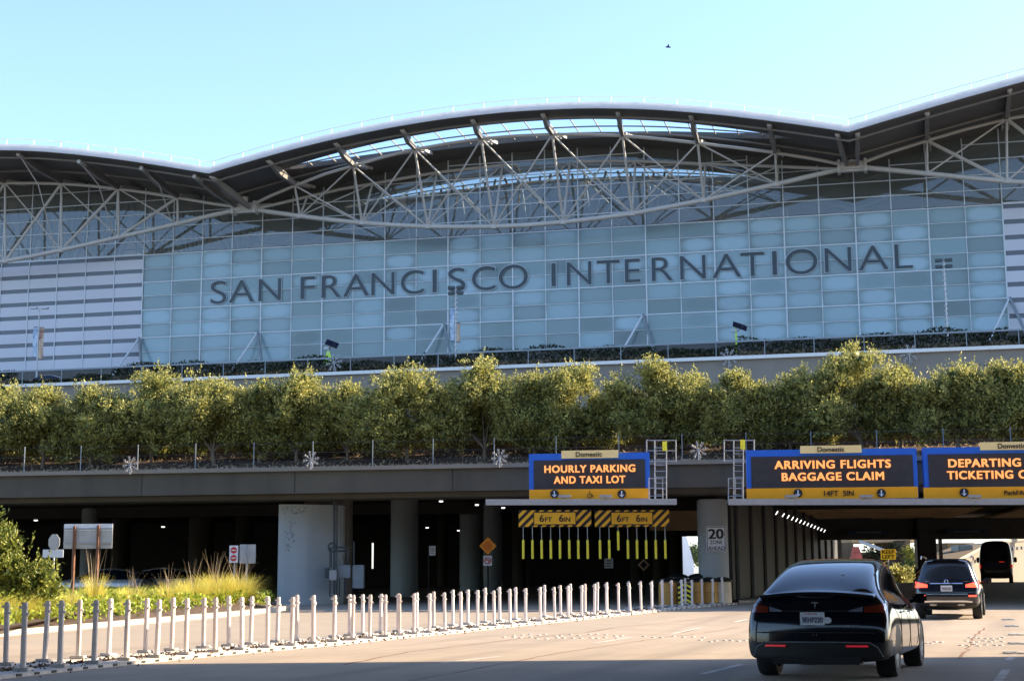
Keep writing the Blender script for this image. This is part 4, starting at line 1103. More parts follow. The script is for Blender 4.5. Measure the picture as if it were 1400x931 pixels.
# tunnel wall to the right of the round pier
wA = at(1001, 760, 63.6); wA.z = 0; wB = at(1146, 760, 112); wB.z = 0
d = (wB-wA).normalized(); nn = Vector((-d.y, d.x, 0))
tw = thing('tunnel_wall', 'blue-grey ribbed wall running into the underpass beside the road', 'wall', wA)
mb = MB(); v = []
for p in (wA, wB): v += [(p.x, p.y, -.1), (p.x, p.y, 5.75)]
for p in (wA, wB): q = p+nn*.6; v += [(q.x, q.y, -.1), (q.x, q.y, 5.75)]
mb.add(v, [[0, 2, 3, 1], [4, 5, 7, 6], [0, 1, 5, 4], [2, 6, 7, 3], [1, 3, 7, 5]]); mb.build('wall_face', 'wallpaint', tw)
for i in range(11):
    p = wA+d*(1+i*4.4); mb = MB(); mb.tube([(p.x, p.y, -.05), (p.x, p.y, 5.6)], .16, 8); mb.build('rib', 'wallpaint', tw)
mb = MB(); q = wA-nn*.9
v = [(wA.x, wA.y-1.5, gz(60)+.15), (q.x, q.y-1, gz(60)+.15), (wB.x-nn.x*.9, wB.y, 1.36), (wB.x, wB.y, 1.36)]
v = [Vector(a_) for a_ in v]; mb.add(v+[a_-Vector((0, 0, .35)) for a_ in v], [[0, 1, 2, 3][::-1], [0, 4, 5, 1], [1, 5, 6, 2], [3, 2, 6, 7]]); struct(mb.build('tunnel_kerb', 'kerb'))
# lamps in the underpass
def lamp(px, py, Y, wd, ln, label, group, tilt=None):
    p = at(px, py, Y); t = thing('ceiling_lamp', label, 'ceiling lamp', p, group)
    if wd < .1:
        u_ = Vector((.55, 0, .83)); ax_ = (u_, Vector((0, 1, 0)), Vector((-.83, 0, .55)))
        mb = MB(); mb.box(p+Vector((-.05, 0, .05)), (.2, .1, .05), ax=ax_); mb.build('housing', 'pipe', t)
        mb = MB(); mb.box(p, (.17, .045, .03), ax=ax_); mb.build('tube', 'lamp', t); return
    mb = MB(); mb.box(p+Vector((0, 0, .06)), (wd+.08, ln+.08, .09)); mb.build('housing', 'pipe', t)
    mb = MB(); mb.box(p, (wd, ln, .05)); mb.build('tube', 'lamp', t)
for i in range(15):
    f = i/14; Y = 68+f*f*34+f*4; px = 1062+74*f**.8; py = 701+28*f**.85
    lamp(px, py, Y, .07, .07, 'one of the lit fluorescent fittings in the row along the underpass wall', 'lit fittings along the underpass wall')
for px, py, Y, lb in ((49, 711, 78, 'small ceiling lamp far left under the deck'), (223, 720, 85, 'small ceiling lamp in the dark above the island'), (376, 682, 67, 'small ceiling lamp left of the wide pier top'), (603, 685, 66, 'small ceiling lamp right of the square pier'), (652, 690, 68, 'small ceiling lamp above the orange diamond sign'), (688, 694, 70, 'small ceiling lamp near the left hazard board'), (584, 721, 86, 'small ceiling lamp above the parking sign'), (627, 725, 88, 'small ceiling lamp deeper right of the parking sign')):
    lamp(px, py, Y, .15, .15, lb, 'small round lamps under the deck')
# back wall of the dark undercroft
bw = thing('back_wall', 'dark wall closing the space under the deck', 'wall', (-30, 104, 1))
mb = MB()
def wallx(x0_, x1_, Y, z0, z1): mb.box(((x0_+x1_)/2, Y, (z0+z1)/2), (x1_-x0_, .4, z1-z0))
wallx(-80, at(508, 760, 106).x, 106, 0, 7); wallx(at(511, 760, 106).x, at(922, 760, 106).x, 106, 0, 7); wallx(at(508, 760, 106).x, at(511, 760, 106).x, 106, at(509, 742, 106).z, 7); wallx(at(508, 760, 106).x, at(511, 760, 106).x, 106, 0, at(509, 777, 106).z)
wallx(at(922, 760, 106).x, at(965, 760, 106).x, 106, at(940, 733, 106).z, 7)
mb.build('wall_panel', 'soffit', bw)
mb = MB(); a = at(908, 700, 80); mb.box((a.x+.9, 79.6, at(930, 712, 80).z), (3.4, .4, 1.0)); tag(mb.build('header_beam', 'soffit_bounce_tan'), 'tan lit concrete header seen left of the round pier', 'beam')
# white lit wall beyond the opening
mb = MB(); a = at(916, 792, 118); b = at(951, 792, 122)
mb.add([(a.x, 118, .8), (b.x, 123, .8), (b.x, 123, 2.9), (a.x+1.25, 121, 6.5), (a.x, 118, 6.5)], [[0, 1, 2, 3, 4]]); mb.add([(a.x, 118.4, .8), (b.x, 123.4, .8), (b.x, 123.4, 2.9), (a.x+1.25, 121.4, 6.5), (a.x, 118.4, 6.5)], [[4, 3, 2, 1, 0]])
tag(mb.build('far_wall', 'signw'), 'bright white wall seen through the opening left of the round pier', 'wall')

# header beams over the two right lanes and hanging signs
hbm = thing('portal_beam', 'dark portal beam across the far end of the underpass', 'beam', at(1270, 728, 99))
mb = MB(); a = at(1100, 711, 99); b = at(1460, 736, 99); mb.box(((a.x+b.x)/2, 99, (a.z+b.z)/2+.05), (b.x-a.x, .8, a.z-b.z+.1)); mb.build('beam_body', 'base_dk', hbm)
mb = MB(); a = at(1252, 700, 98); b = at(1283, 796, 98); mb.box(((a.x+b.x)/2, 98.4, 3.2), (b.x-a.x, .9, 5), bev=.1); mb.build('centre_pier', 'base_dk', hbm)
for (x0_, x1_, yy, lb) in ((1158, 1216, 727.5, 'blue hanging sign over the left underpass lane'), (1292, 1350, 726.5, 'blue hanging sign over the right underpass lane')):
    a = at(x0_, yy-3, 97.5); b = at(x1_, yy+3, 97.5); t = thing('hanging_sign', lb, 'sign', ((a.x+b.x)/2, 97.5, b.z))
    mb = MB(); mb.box(((a.x+b.x)/2, 97.5, (a.z+b.z)/2), (b.x-a.x, .1, a.z-b.z)); mb.build('sign_plate', 'navy', t)
    line_marks(t, ((a.x+b.x)/2, 97.43, (a.z+b.z)/2), ((0, (b.x-a.x)*.6, .10),), 'boxgrey')

# ------------------------------------------------------------------ scenery beyond the underpass
# curved ramp
rp_ = thing('curved_ramp', 'pale curved concrete ramp beyond the underpass with a dark dashed edge', 'ramp', at(1350, 790, 150))
px_r = [(1296, 775, 138), (1310, 768, 143), (1325, 760, 149), (1342, 751, 156), (1360, 744, 163), (1382, 740.5, 171), (1400, 739, 180), (1430, 739, 190), (1460, 742, 200)]
mb = MB(); v = []; dsh = MB()
P = [at(x, y, Y) for x, y, Y in px_r]
for p in P: v += [p, Vector((p.x, p.y, 0)), Vector((p.x-2, p.y+8, 0)), Vector((p.x-2, p.y+8, p.z))]
for i in range(len(P)-1): mb.add([v[4*i], v[4*i+1], v[4*i+5], v[4*i+4]], [[0, 1, 2, 3]]); mb.add([v[4*i], v[4*i+4], v[4*i+7], v[4*i+3]], [[0, 1, 2, 3]])
mb.build('ramp_wall', 'brick', rp_)
for i in range(len(P)-1):
    for k in range(3):
        a = P[i].lerp(P[i+1], k/3+.05); b = P[i].lerp(P[i+1], k/3+.22); o_ = Vector((.05, -.12, -.75)); dsh.beam(a+o_, b+o_, .1, .28)
dsh.build('edge_slots', 'base_dk', rp_)
mb = MB()
mb.tube([p+Vector((0, -.1, .12)) for p in P], .22, 5); mb.build('ramp_edge', 'beige', rp_)
# portal frames (white) around the openings
for (x_, lb) in ((1147, 'white vertical post at the left edge of the far opening'), (1285, 'white vertical post beside the dark centre pier')):
    a = at(x_, 734, 101); mb = MB(); mb.box((a.x, 101, 2.9), (.22, .2, 3.5 if x_ < 1200 else 3.4), bev=.02); tag(mb.build('portal_post', 'signw'), lb, 'post')
# far buildings and planting through the left opening
def farbox(px0, px1, y0, y1, Y, mt, name, label, cat, dp=6):
    a = at(px0, y0, Y); b = at(px1, y1, Y); t = thing(name, label, cat, ((a.x+b.x)/2, Y, b.z))
    mb = MB(); mb.box(((a.x+b.x)/2, Y+dp/2, (a.z+b.z)/2), (b.x-a.x, dp, a.z-b.z), bev=.05, rz=.25); mb.build('wall', mt, t)
    return t, a, b
t, a, b = farbox(1140, 1160, 742, 800, 150, 'brick', 'far_building', 'pale tan building at the left edge of the far opening', 'building')
t, a, b = farbox(1226, 1238, 738, 800, 150, 'brick', 'far_pillar', 'pale pillar right of the yellow keep left sign', 'pillar')
t, a, b = farbox(1240, 1243, 745, 800, 146, 'brick', 'far_pillar', 'thin pale pillar left of the red foliage', 'pillar', dp=1)
t, a, b = farbox(1150, 1256, 734, 741, 152, 'soffit_bounce_tan', 'far_walkway', 'tan elevated walkway across the far opening', 'walkway')
t, a, b = farbox(1150, 1252, 755, 800, 172, 'retain', 'far_building', 'brown building behind the far planting', 'building')
t, a, b = farbox(1284, 1330, 742, 800, 185, 'retain', 'far_building', 'brown building left of the curved ramp', 'building')
mb = MB(); aa = at(1305, 745, 160); bb = at(1325, 760, 160); mb.box(((aa.x+bb.x)/2, 160, (aa.z+bb.z)/2), (bb.x-aa.x, 3, aa.z-bb.z), bev=.1); tag(mb.build('far_gantry', 'boxgrey'), 'grey box structure left above the curved ramp', 'structure')
mb = MB(); mb.tube([at(1176, 740, 140), at(1208, 752, 136)], .14, 6); tag(mb.build('barrier_arm', 'signw'), 'white slanted arm beyond the underpass', 'barrier arm')
rq = random.Random(31)
for px, py, Y, r, mt, lb in ((1172, 755, 132, .45, 'farred', 'small red awning beyond the underpass'),):
    p = at(px, py, Y); mb = MB(); mb.add([p+Vector((-r, 0, -.5)), p+Vector((r, 0, -.5)), p+Vector((r*.6, .5, .5)), p+Vector((-r*.6, .5, .5)), p+Vector((-r, 1, -.5)), p+Vector((r, 1, -.5))], [[0, 1, 2, 3], [4, 3, 2, 5], [0, 3, 4], [1, 5, 2], [0, 4, 5, 1]]); tag(mb.build('awning', mt), lb, 'awning')
def farplant(px, py, Y, w_, h_, mt, lb, name='far_tree', cat='tree'):
    p = at(px, py, Y); g = Vector((p.x, p.y, gz(Y))); t = thing(name, lb, cat, g, local=True); H_ = p.z-g.z
    foliage('crown', mt, [(rq.gauss(0, w_*.3), rq.gauss(0, .4), H_-h_*rq.uniform(.3, .8), w_*.5, w_*.5, h_*.35) for _ in range(7)], 1300, .3, .14, rq, t)
    mb = MB(); mb.tube([(0, 0, -.1), (0, 0, H_-h_*.5)], .12, 6); mb.build('trunk', 'bark', t, local=True)
farplant(1170, 780, 118, 2.6, 1.6, 'leaf', 'green shrub beyond the underpass left of the keep left sign', 'far_shrub', 'shrub')
farplant(1232, 776, 112, 2.0, 1.2, 'leaf', 'green shrub beyond the underpass right under the keep left sign', 'far_shrub', 'shrub')
farplant(1248, 742, 140, 1.6, 2.6, 'shrubleaf', 'autumn-coloured tree beside the dark centre pier')
farplant(1194, 744, 150, 3.0, 2.2, 'leaf_dk', 'dark tree behind the slanted white arm')
farplant(1246, 768, 120, 1.2, 1.2, 'shrubleaf', 'leafy bush at the foot of the dark centre pier', 'far_shrub', 'shrub')
farplant(956, 742, 130, 1.6, 1.8, 'leaf', 'small tree in the bright opening left of the round pier')
# keep left sign
kl = thing('keep_left_sign', 'yellow board reading keep left beyond the underpass', 'sign', at(1215, 790, 108))
a = at(1204, 753, 108); b = at(1225, 767, 108); c = (a+b)/2+Vector((0, 0, .12)); c.y = 108
mb = MB(); mb.box(c, (b.x-a.x, .06, a.z-b.z), bev=.01); mb.build('sign_plate', mat('keep_left_glow_yellow', (.9, .62, .05), .5, emit=(.9, .6, .05), estr=.08), kl)  # faint emission stands in for sunlight on the yellow plate
text_mesh('sign_text', 'KEEP', 1, 'ink', c+Vector((0, -.04, .17)), AX, kl, bold=.03, width=.85, height=.24); text_mesh('sign_text', 'LEFT', 1, 'ink', c+Vector((0, -.04, -.16)), AX, kl, bold=.03, width=.85, height=.24)
mb = MB(); mb.tube([c+Vector((0, .08, 0)), Vector((c.x, 108.08, 1.2))], .04, 6); mb.build('sign_post', 'galv', kl)
# orange chevron marker
ch = thing('chevron_marker', 'orange upward chevron marker between the black car and the blue sport utility car', 'marker', at(1258, 800, 80))
c = at(1258, 787, 80)
mb = MB(); mb.box(c+Vector((0, .05, 0)), (.44, .04, .75)); mb.build('marker_plate', 'base_dk', ch)
mb = MB()
for k in (-1, 0, 1):
    for s in (-1, 1): mb.beam(c+Vector((0, 0, k*.21+.06)), c+Vector((s*.17, 0, k*.21-.06)), .03, .06)
mb.build('chevrons', 'orange', ch)
mb = MB(); mb.tube([c+Vector((0, .08, -.3)), Vector((c.x, 80.08, gz(80)))], .03, 6); mb.build('marker_post', 'galv', ch)

# ------------------------------------------------------------------ small signs on the left
def post_sign(name, label, px, pyb, Y, poles, mt='galv', r=.035):
    t = thing(name, label, 'sign', (at(px, pyb, Y).x, Y, gz(Y)))
    for (x_, y0) in poles:
        p = at(x_, y0, Y); mb = MB(); mb.tube([(p.x, Y+.03, gz(Y)), (p.x, Y+.03, p.z)], r, 6); mb.build('sign_post', mt, t)
    return t
def plate(t, px0, py0, px1, py1, Y, mt, name='sign_plate', dy=0, bev=.01):
    a = at(px0, py0, Y); b = at(px1, py1, Y); mb = MB(); c = Vector(((a.x+b.x)/2, Y-.03+dy, (a.z+b.z)/2)); mb.box(c, (b.x-a.x, .03, a.z-b.z), bev=bev); mb.build(name, mt, t); return c, b.x-a.x, a.z-b.z
Y = 54.0
t = post_sign('stop_sign', 'back of an octagonal sign above a white street name plate', 74, 800, Y, ((74.5, 732),))
c = at(74.5, 741, Y); mb = MB(); v = []
for yy in (-.05, -.02):
    for k in range(8): an = math.pi/8+k*math.pi/4; v.append(c+Vector((math.cos(an)*.21, yy, math.sin(an)*.30)))
mb.add(v, [list(range(8)), list(range(8, 16))[::-1]]+[[k, 8+k, 8+(k+1) % 8, (k+1) % 8] for k in range(8)]); mb.build('sign_plate', 'signback', t)
plate(t, 59, 751, 87, 762, Y, 'signw', 'name_plate')
t = post_sign('board_sign', 'back of a wide grey board on two rusty posts', 120, 800, Y+1, ((102, 719), (134.5, 718)), 'rust', .06)
c, w_, h_ = plate(t, 87, 716, 152.5, 749.5, Y+1, 'signback', 'board', dy=.12)
mb = MB()
for z in (h_*.30, -h_*.28): mb.box(c+Vector((0, -.035, z)), (w_, .03, .05))
mb.build('stiffener', 'galv', t)
mb = MB(); mb.box(c+Vector((0, -.02, h_*.36)), (w_-.01, .02, h_*.26)); mb.build('upper_strip', 'signw', t)
t = post_sign('wrong_way_sign', 'small white sign with two red discs behind the golden grass', 320, 800, 60, ((320.5, 770),))
c, w_, h_ = plate(t, 314, 745.5, 325.5, 769, 60, 'signw')
mb = MB()
for z in (.15, -.15):
    v = [c+Vector((math.cos(k*.5236)*.125, -.022, z+math.sin(k*.5236)*.125)) for k in range(12)]; mb.add(v, [list(range(12))])
mb.build('red_disc', 'red', t)
mb = MB()
for z in (.15, -.15): mb.box(c+Vector((0, -.026, z)), (.17, .004, .04))
mb.build('disc_bar', 'signw', t)
t = post_sign('square_sign', 'back of a pale square sign behind the golden grass', 338, 800, 60.5, ((338, 744),))
plate(t, 327.5, 744, 349, 770, 60.5, 'signback', 'sign_plate', dy=.08)
t = post_sign('parking_sign', 'small white parking sign on a dark pole in the shade', 588, 806, 66, ((586, 745),), 'black')
c, w_, h_ = plate(t, 587, 746, 595.5, 759, 66, 'signw')
line_marks(t, c+Vector((0, -.02, 0)), ((.12, .17, .04), (.04, .2, .04), (-.04, .15, .04), (-.12, .19, .04)))
t = post_sign('diamond_sign', 'orange diamond sign above a small no left turn sign in the shade', 667, 815, 65, ((667, 745),), 'black')
c = at(667, 746, 65); mb = MB(); mb.box(c, (.52, .03, .52), ax=(Vector((.7071, 0, .7071)), Vector((0, 1, 0)), Vector((-.7071, 0, .7071)))); mb.build('diamond_plate', 'orange', t)
line_marks(t, c+Vector((0, -.02, 0)), ((.13, .24, .05), (.04, .38, .05), (-.05, .36, .05), (-.14, .22, .05)), 'red')
c, w_, h_ = plate(t, 661, 759.5, 672.5, 773, 65, 'signw', 'turn_plate')
mb = MB(); mb.tube([c+Vector((math.cos(k*.5236)*.13, -.03, math.sin(k*.5236)*.13)) for k in range(13)], .018, 4); mb.beam(c+Vector((-.09, -.03, .09)), c+Vector((.09, -.03, -.09)), .02, .03); mb.build('red_ring', 'red', t)
mb = MB(); mb.beam(c+Vector((.05, -.025, -.08)), c+Vector((.05, -.025, .04)), .01, .03); mb.beam(c+Vector((.06, -.025, .03)), c+Vector((-.07, -.025, .03)), .01, .03); mb.build('turn_arrow', 'ink', t)
t = post_sign('notice_sign', 'small white notice sign below the right row of yellow tubes', 832, 805, 72, ((832, 770),), 'black')
c, w_, h_ = plate(t, 826, 763, 838.5, 776.5, 72, 'signw')
line_marks(t, c+Vector((0, -.02, 0)), ((.12, .28, .05), (0, .3, .05), (-.12, .24, .05)))
t = post_sign('dark_diamond_sign', 'dark diamond sign with an orange edge behind the yellow tubes', 880, 805, 74, ((880, 772),), 'black')
c = at(880, 772, 74); mb = MB(); mb.box(c, (.40, .03, .40), ax=(Vector((.7071, 0, .7071)), Vector((0, 1, 0)), Vector((-.7071, 0, .7071)))); mb.build('diamond_plate', 'soffit_bounce_tan', t)
mb = MB(); mb.box(c+Vector((0, -.02, 0)), (.26, .02, .26), ax=(Vector((.7071, 0, .7071)), Vector((0, 1, 0)), Vector((-.7071, 0, .7071)))); mb.build('diamond_face', 'ink', t)

# ------------------------------------------------------------------ crash barrels at the nose
rb = random.Random(2)
bpos = [(913, 829, 0), (932, 827.5, 0), (951, 826, 1), (970, 824.5, 0), (988, 823, 2), (928, 820, 2), (955, 818, 2), (981, 817, 2)]
for i, (px, py, k) in enumerate(bpos):
    Y = 60.4+(.3 if i < 5 else 1.5)+i*.12; p = at(px, 815, Y); g = Vector((p.x, Y, gz(Y))); h = .92 if i < 5 else 1.05; r = .36
    t = thing('crash_barrel', ['amber crash barrel at the left end of the group', 'amber crash barrel second from the left in the front row', 'amber crash barrel with black chevron boards in front', 'amber crash barrel right of the chevron board', 'pale crash barrel at the right end of the front row', 'tan crash barrel at the left of the back row', 'tan crash barrel in the middle of the back row', 'tan crash barrel at the right of the back row'][i], 'barrel', g, 'sand-filled crash barrels')
    mb = MB(); mb.lathe([(r, 0), (r, h*.5), (r+.02, h*.52), (r, h*.54), (r-.02, h), (0, h)], g, 20); mb.build('barrel_body', 'barreltan' if k == 2 else 'barrel', t)
    mb = MB(); mb.lathe([(r+.06, h-.06), (r+.06, h), (r-.05, h+.07), (.1, h+.13), (0, h+.13)], g, 20); mb.build('lid', 'black', t)
p = at(937, 812, 60.2); cb = thing('chevron_board', 'yellow and black chevron board in front of the amber barrels', 'marker board', (p.x, 60.2, gz(60)))
mb = MB(); mb.box((p.x, 60.25, gz(60)+.45), (.62, .03, .8)); mb.build('board', 'ink', cb)
mb = MB()
for k in range(4):
    for s in (-1, 1): mb.beam(Vector((p.x+s*.02, 60.21, gz(60)+.22+k*.19)), Vector((p.x+s*.28, 60.21, gz(60)+.08+k*.19)), .02, .075)
mb.build('stripes', 'yellow', cb)

# ------------------------------------------------------------------ gantry signs
GA = R(5.5); gax = axr(GA); GD = 57.6
def gp(px, py, off=0): return hitplane(px, py, GD-off, GA)
def frame_box(parent, px0, py0, px1, py1, off, th, mt, name, bev=0):
    """a flat box whose corners are given in pixels on the sign plane"""
    a = gp(px0, py0, off); b = gp(px1, py1, off); mb = MB(); c = (a+b)/2
    wd = (Vector((b.x-a.x, b.y-a.y, 0))).length
    mb.box(c+gax[2]*-th/2, (wd, th, abs(a.z-b.z)), rz=-GA, bev=bev); return mb.build(name, mt, parent), c, wd, abs(a.z-b.z)
def big_sign(px0, px1, py0, py1, lines, label, plate_px, bottom, arrows, lamps=(), x_text=None):
    t = thing('highway_sign', label, 'sign', gp((px0+px1)/2, py1))
    frame_box(t, px0, py0, px1, py1, 0, .35, 'blue', 'sign_frame')
    ym = py0+(py1-py0)*.76
    frame_box(t, px0+6.5, py0+9, px1-6.5, ym, .03, .05, 'screen', 'display')
    frame_box(t, px0+.5, ym+2, px1-.5, py1-1, .035, .05, 'amber', 'amber_band')
    for i, (tx, xa, xb, yc, hh) in enumerate(lines):
        c = gp((xa+xb)/2, yc, .07); wd = (gp(xb, yc, .07)-gp(xa, yc, .07)).length
        text_mesh('sign_text', tx, 1, 'led', c, gax, t, bold=.034, ext=.012, width=wd, height=hh/FPX*GD, spacing=1.12)
    if plate_px:
        xa, xb, ya, yb, xt = plate_px
        pl, c, wd, hh = frame_box(t, xa, ya, xb, yb, .12, .06, 'tanplate', 'route_plate')
        text_mesh('plate_text', 'Domestic', 1, 'ink', gp(xt, (ya+yb)/2+.2, .14), gax, pl, bold=.012, ext=.004, height=6.4/FPX*GD)
    for tx, xc, hh in bottom:
        text_mesh('clearance_text', tx, 1, 'ink', gp(xc, (ym+py1)/2+.5, .05), gax, t, bold=.008, ext=.012, height=hh/FPX*GD)
    for xa in arrows:
        c = gp(xa, (ym+py1)/2+.3, .06); mb = MB(); v = [c+gax[0]*math.cos(k*.3927)*.16+gax[1]*math.sin(k*.3927)*.16 for k in range(16)]; v += [p-gax[2]*-.02 for p in v]
        mb.add(v, [list(range(16)), list(range(16, 32))]); ar = mb.build('arrow_disc', 'ink', t)
        mb = MB(); q = c+gax[2]*.03
        mb.beam(q+gax[1]*.11, q-gax[1]*.07, .045, .012)
        mb.add([q-gax[1]*.13, q-gax[1]*.02+gax[0]*.10, q-gax[1]*.055+gax[0]*.0, q-gax[1]*.02-gax[0]*.10], [[0, 1, 2, 3]]); mb.build('arrow', 'signw', ar)
    return t
big_sign(723, 889, 620.5, 682, (('HOURLY PARKING', 744.5, 868, 640.5, 9.6), ('AND TAXI LOT', 757.5, 854.5, 655.5, 9.6)), 'blue framed sign reading hourly parking and taxi lot', (767.5, 845, 616, 625.5, 805), (), (758, 850))
big_sign(1020, 1256, 615.5, 681.5, (('ARRIVING FLIGHTS', 1059, 1217, 634.5, 10.5), ('BAGGAGE CLAIM', 1069, 1208, 651, 10.5)), 'blue framed sign reading arriving flights baggage claim', (1094, 1178, 609.5, 618.5, 1136), (('14FT  5IN', 1147, 7),), (1091, 1205))
big_sign(1262, 1480, 612, 681, (('DEPARTING FLIGHTS', 1296.5, 1473, 632, 10.5), ('TICKETING CHECK', 1295, 1450, 648.5, 10.5)), 'blue framed sign reading departing ticketing at the right edge', (1340, 1424, 604.5, 614, 1383), (('ParkFAST', 1391, 6),), (1318, 1440))
# little wheelchair mark on the hourly sign band
t = bpy.data.objects['highway_sign']
c = gp(806, 675.5, .06); mb = MB(); mb.tube([c+gax[0]*math.cos(k*.45+2.2)*.08+gax[1]*(math.sin(k*.45+2.2)*.08-.05) for k in range(11)], .012, 4); mb.beam(c+gax[1]*.13, c-gax[1]*.0, .02, .02); mb.beam(c, c+gax[0]*.09, .02, .02); mb.beam(c+gax[0]*.09, c+gax[0]*.13-gax[1]*.1, .02, .02); mb.build('wheelchair_mark', 'ink', t)
# catwalk and lighting heads
cw = thing('gantry_catwalk', 'long galvanised catwalk beam under the three blue signs', 'catwalk', gp(900, 685))
for (xa, xb, ya, yb) in ((666, 925, 683.0, 687), (995, 1490, 682.5, 687)):
    a = gp(xa, (ya+yb)/2, .3); b = gp(xb, (ya+yb)/2-.6, .3); mb = MB(); mb.beam(a, b, 1.0, (yb-ya)/FPX*GD*.9); mb.build('walkway', 'galv', cw)
    mb = MB(); mb.beam(a+Vector((0, 0, -.10))+gax[2]*.46, b+Vector((0, 0, -.10))+gax[2]*.46, .07, .14); mb.build('edge_beam', 'galv', cw)
k = 0
for xa in (706, 760, 812, 864, 910, 1010, 1060, 1115, 1170, 1225, 1285, 1340, 1395):
    a = gp(xa, 686, 0); mb = MB(); mb.beam(a+gax[2]*.5, a-gax[2]*2.6+Vector((0, 0, .1)), .08, .12); mb.build('support_arm', 'pipe', cw)
for xa in (772, 828, 1082, 1184, 1332, 1460):
    t = thing('sign_lamp', {772: 'left lamp head below the hourly parking sign', 828: 'right lamp head below the hourly parking sign', 1082: 'left lamp head below the arriving flights sign', 1184: 'right lamp head below the arriving flights sign', 1332: 'lamp head below the departing sign', 1460: 'lamp head beyond the right picture edge'}[xa], 'lamp', gp(xa, 682, .6), 'lamp heads on the catwalk')
    mb = MB(); c = gp(xa, 678.5, .75); mb.box(c, (.48, .3, .11), rz=-GA, bev=.03); mb.build('lamp_head', 'galv', t)
    mb = MB(); mb.beam(c-Vector((0, 0, .05)), c+Vector((0, 0, -.2))-gax[2]*.2, .07, .07); mb.build('lamp_arm', 'galv', t)
# service ladders with yellow gate plates
def ladder(x0, x1, xr0, xr1, label, cage):
    t = thing('service_ladder', label, 'ladder', gp((x0+x1)/2, 690)); 
    mb = MB()
    A = gp(x0, 602, -.4); B = gp(x1, 602, -.4); C = gp(x0, 684, -.4); D = gp(x1, 684, -.4)
    mb.tube([A, C], .02, 6); mb.tube([B, D], .02, 6); mb.build('stringer', 'galv', t)
    mb = MB(); k = 612
    while k < 684: mb.tube([gp(x0, k, -.4), gp(x1, k, -.4)], .013, 5); k += 8
    mb.build('rungs', 'galv', t)
    mb = MB()
    for xx in (xr0, xr1):
        mb.tube([gp(xx, 601, -.35), gp(xx, 631, -.35)], .02, 6)
    for yy in (602, 616, 630): mb.tube([gp(xr0, yy, -.35), gp(xr1, yy, -.35)], .016, 5)
    mb.build('top_guard', 'galv', t)
    cx0, cx1 = cage
    mb = MB()
    for off in (-.3, .5):
        for xx in (cx0, (cx0+cx1)/2, cx1): mb.tube([gp(xx, 653, off), gp(xx, 682, off)], .018, 6)
        for yy in (654, 667, 678): mb.tube([gp(cx0, yy, off), gp(cx1, yy, off)], .014, 5)
    for xx in (cx0, cx1):
        for yy in (654, 667): mb.tube([gp(xx, yy, -.3), gp(xx, yy, .5)], .014, 5)
    mb.build('platform_guard', 'galv', t)
    return t
t = ladder(895, 911, 884, 924, 'white service ladder at the right end of the hourly parking sign', (887, 906))
frame_box(t, 905.5, 603.5, 912, 616, -.3, .04, 'tanplate' if 0 else 'yellow', 'gate_plate')
t = ladder(1003, 1016, 990, 1031, 'white service ladder at the left end of the arriving flights sign', (996, 1015))
frame_box(t, 1012, 601, 1019, 614, -.3, .04, 'yellow', 'gate_plate')

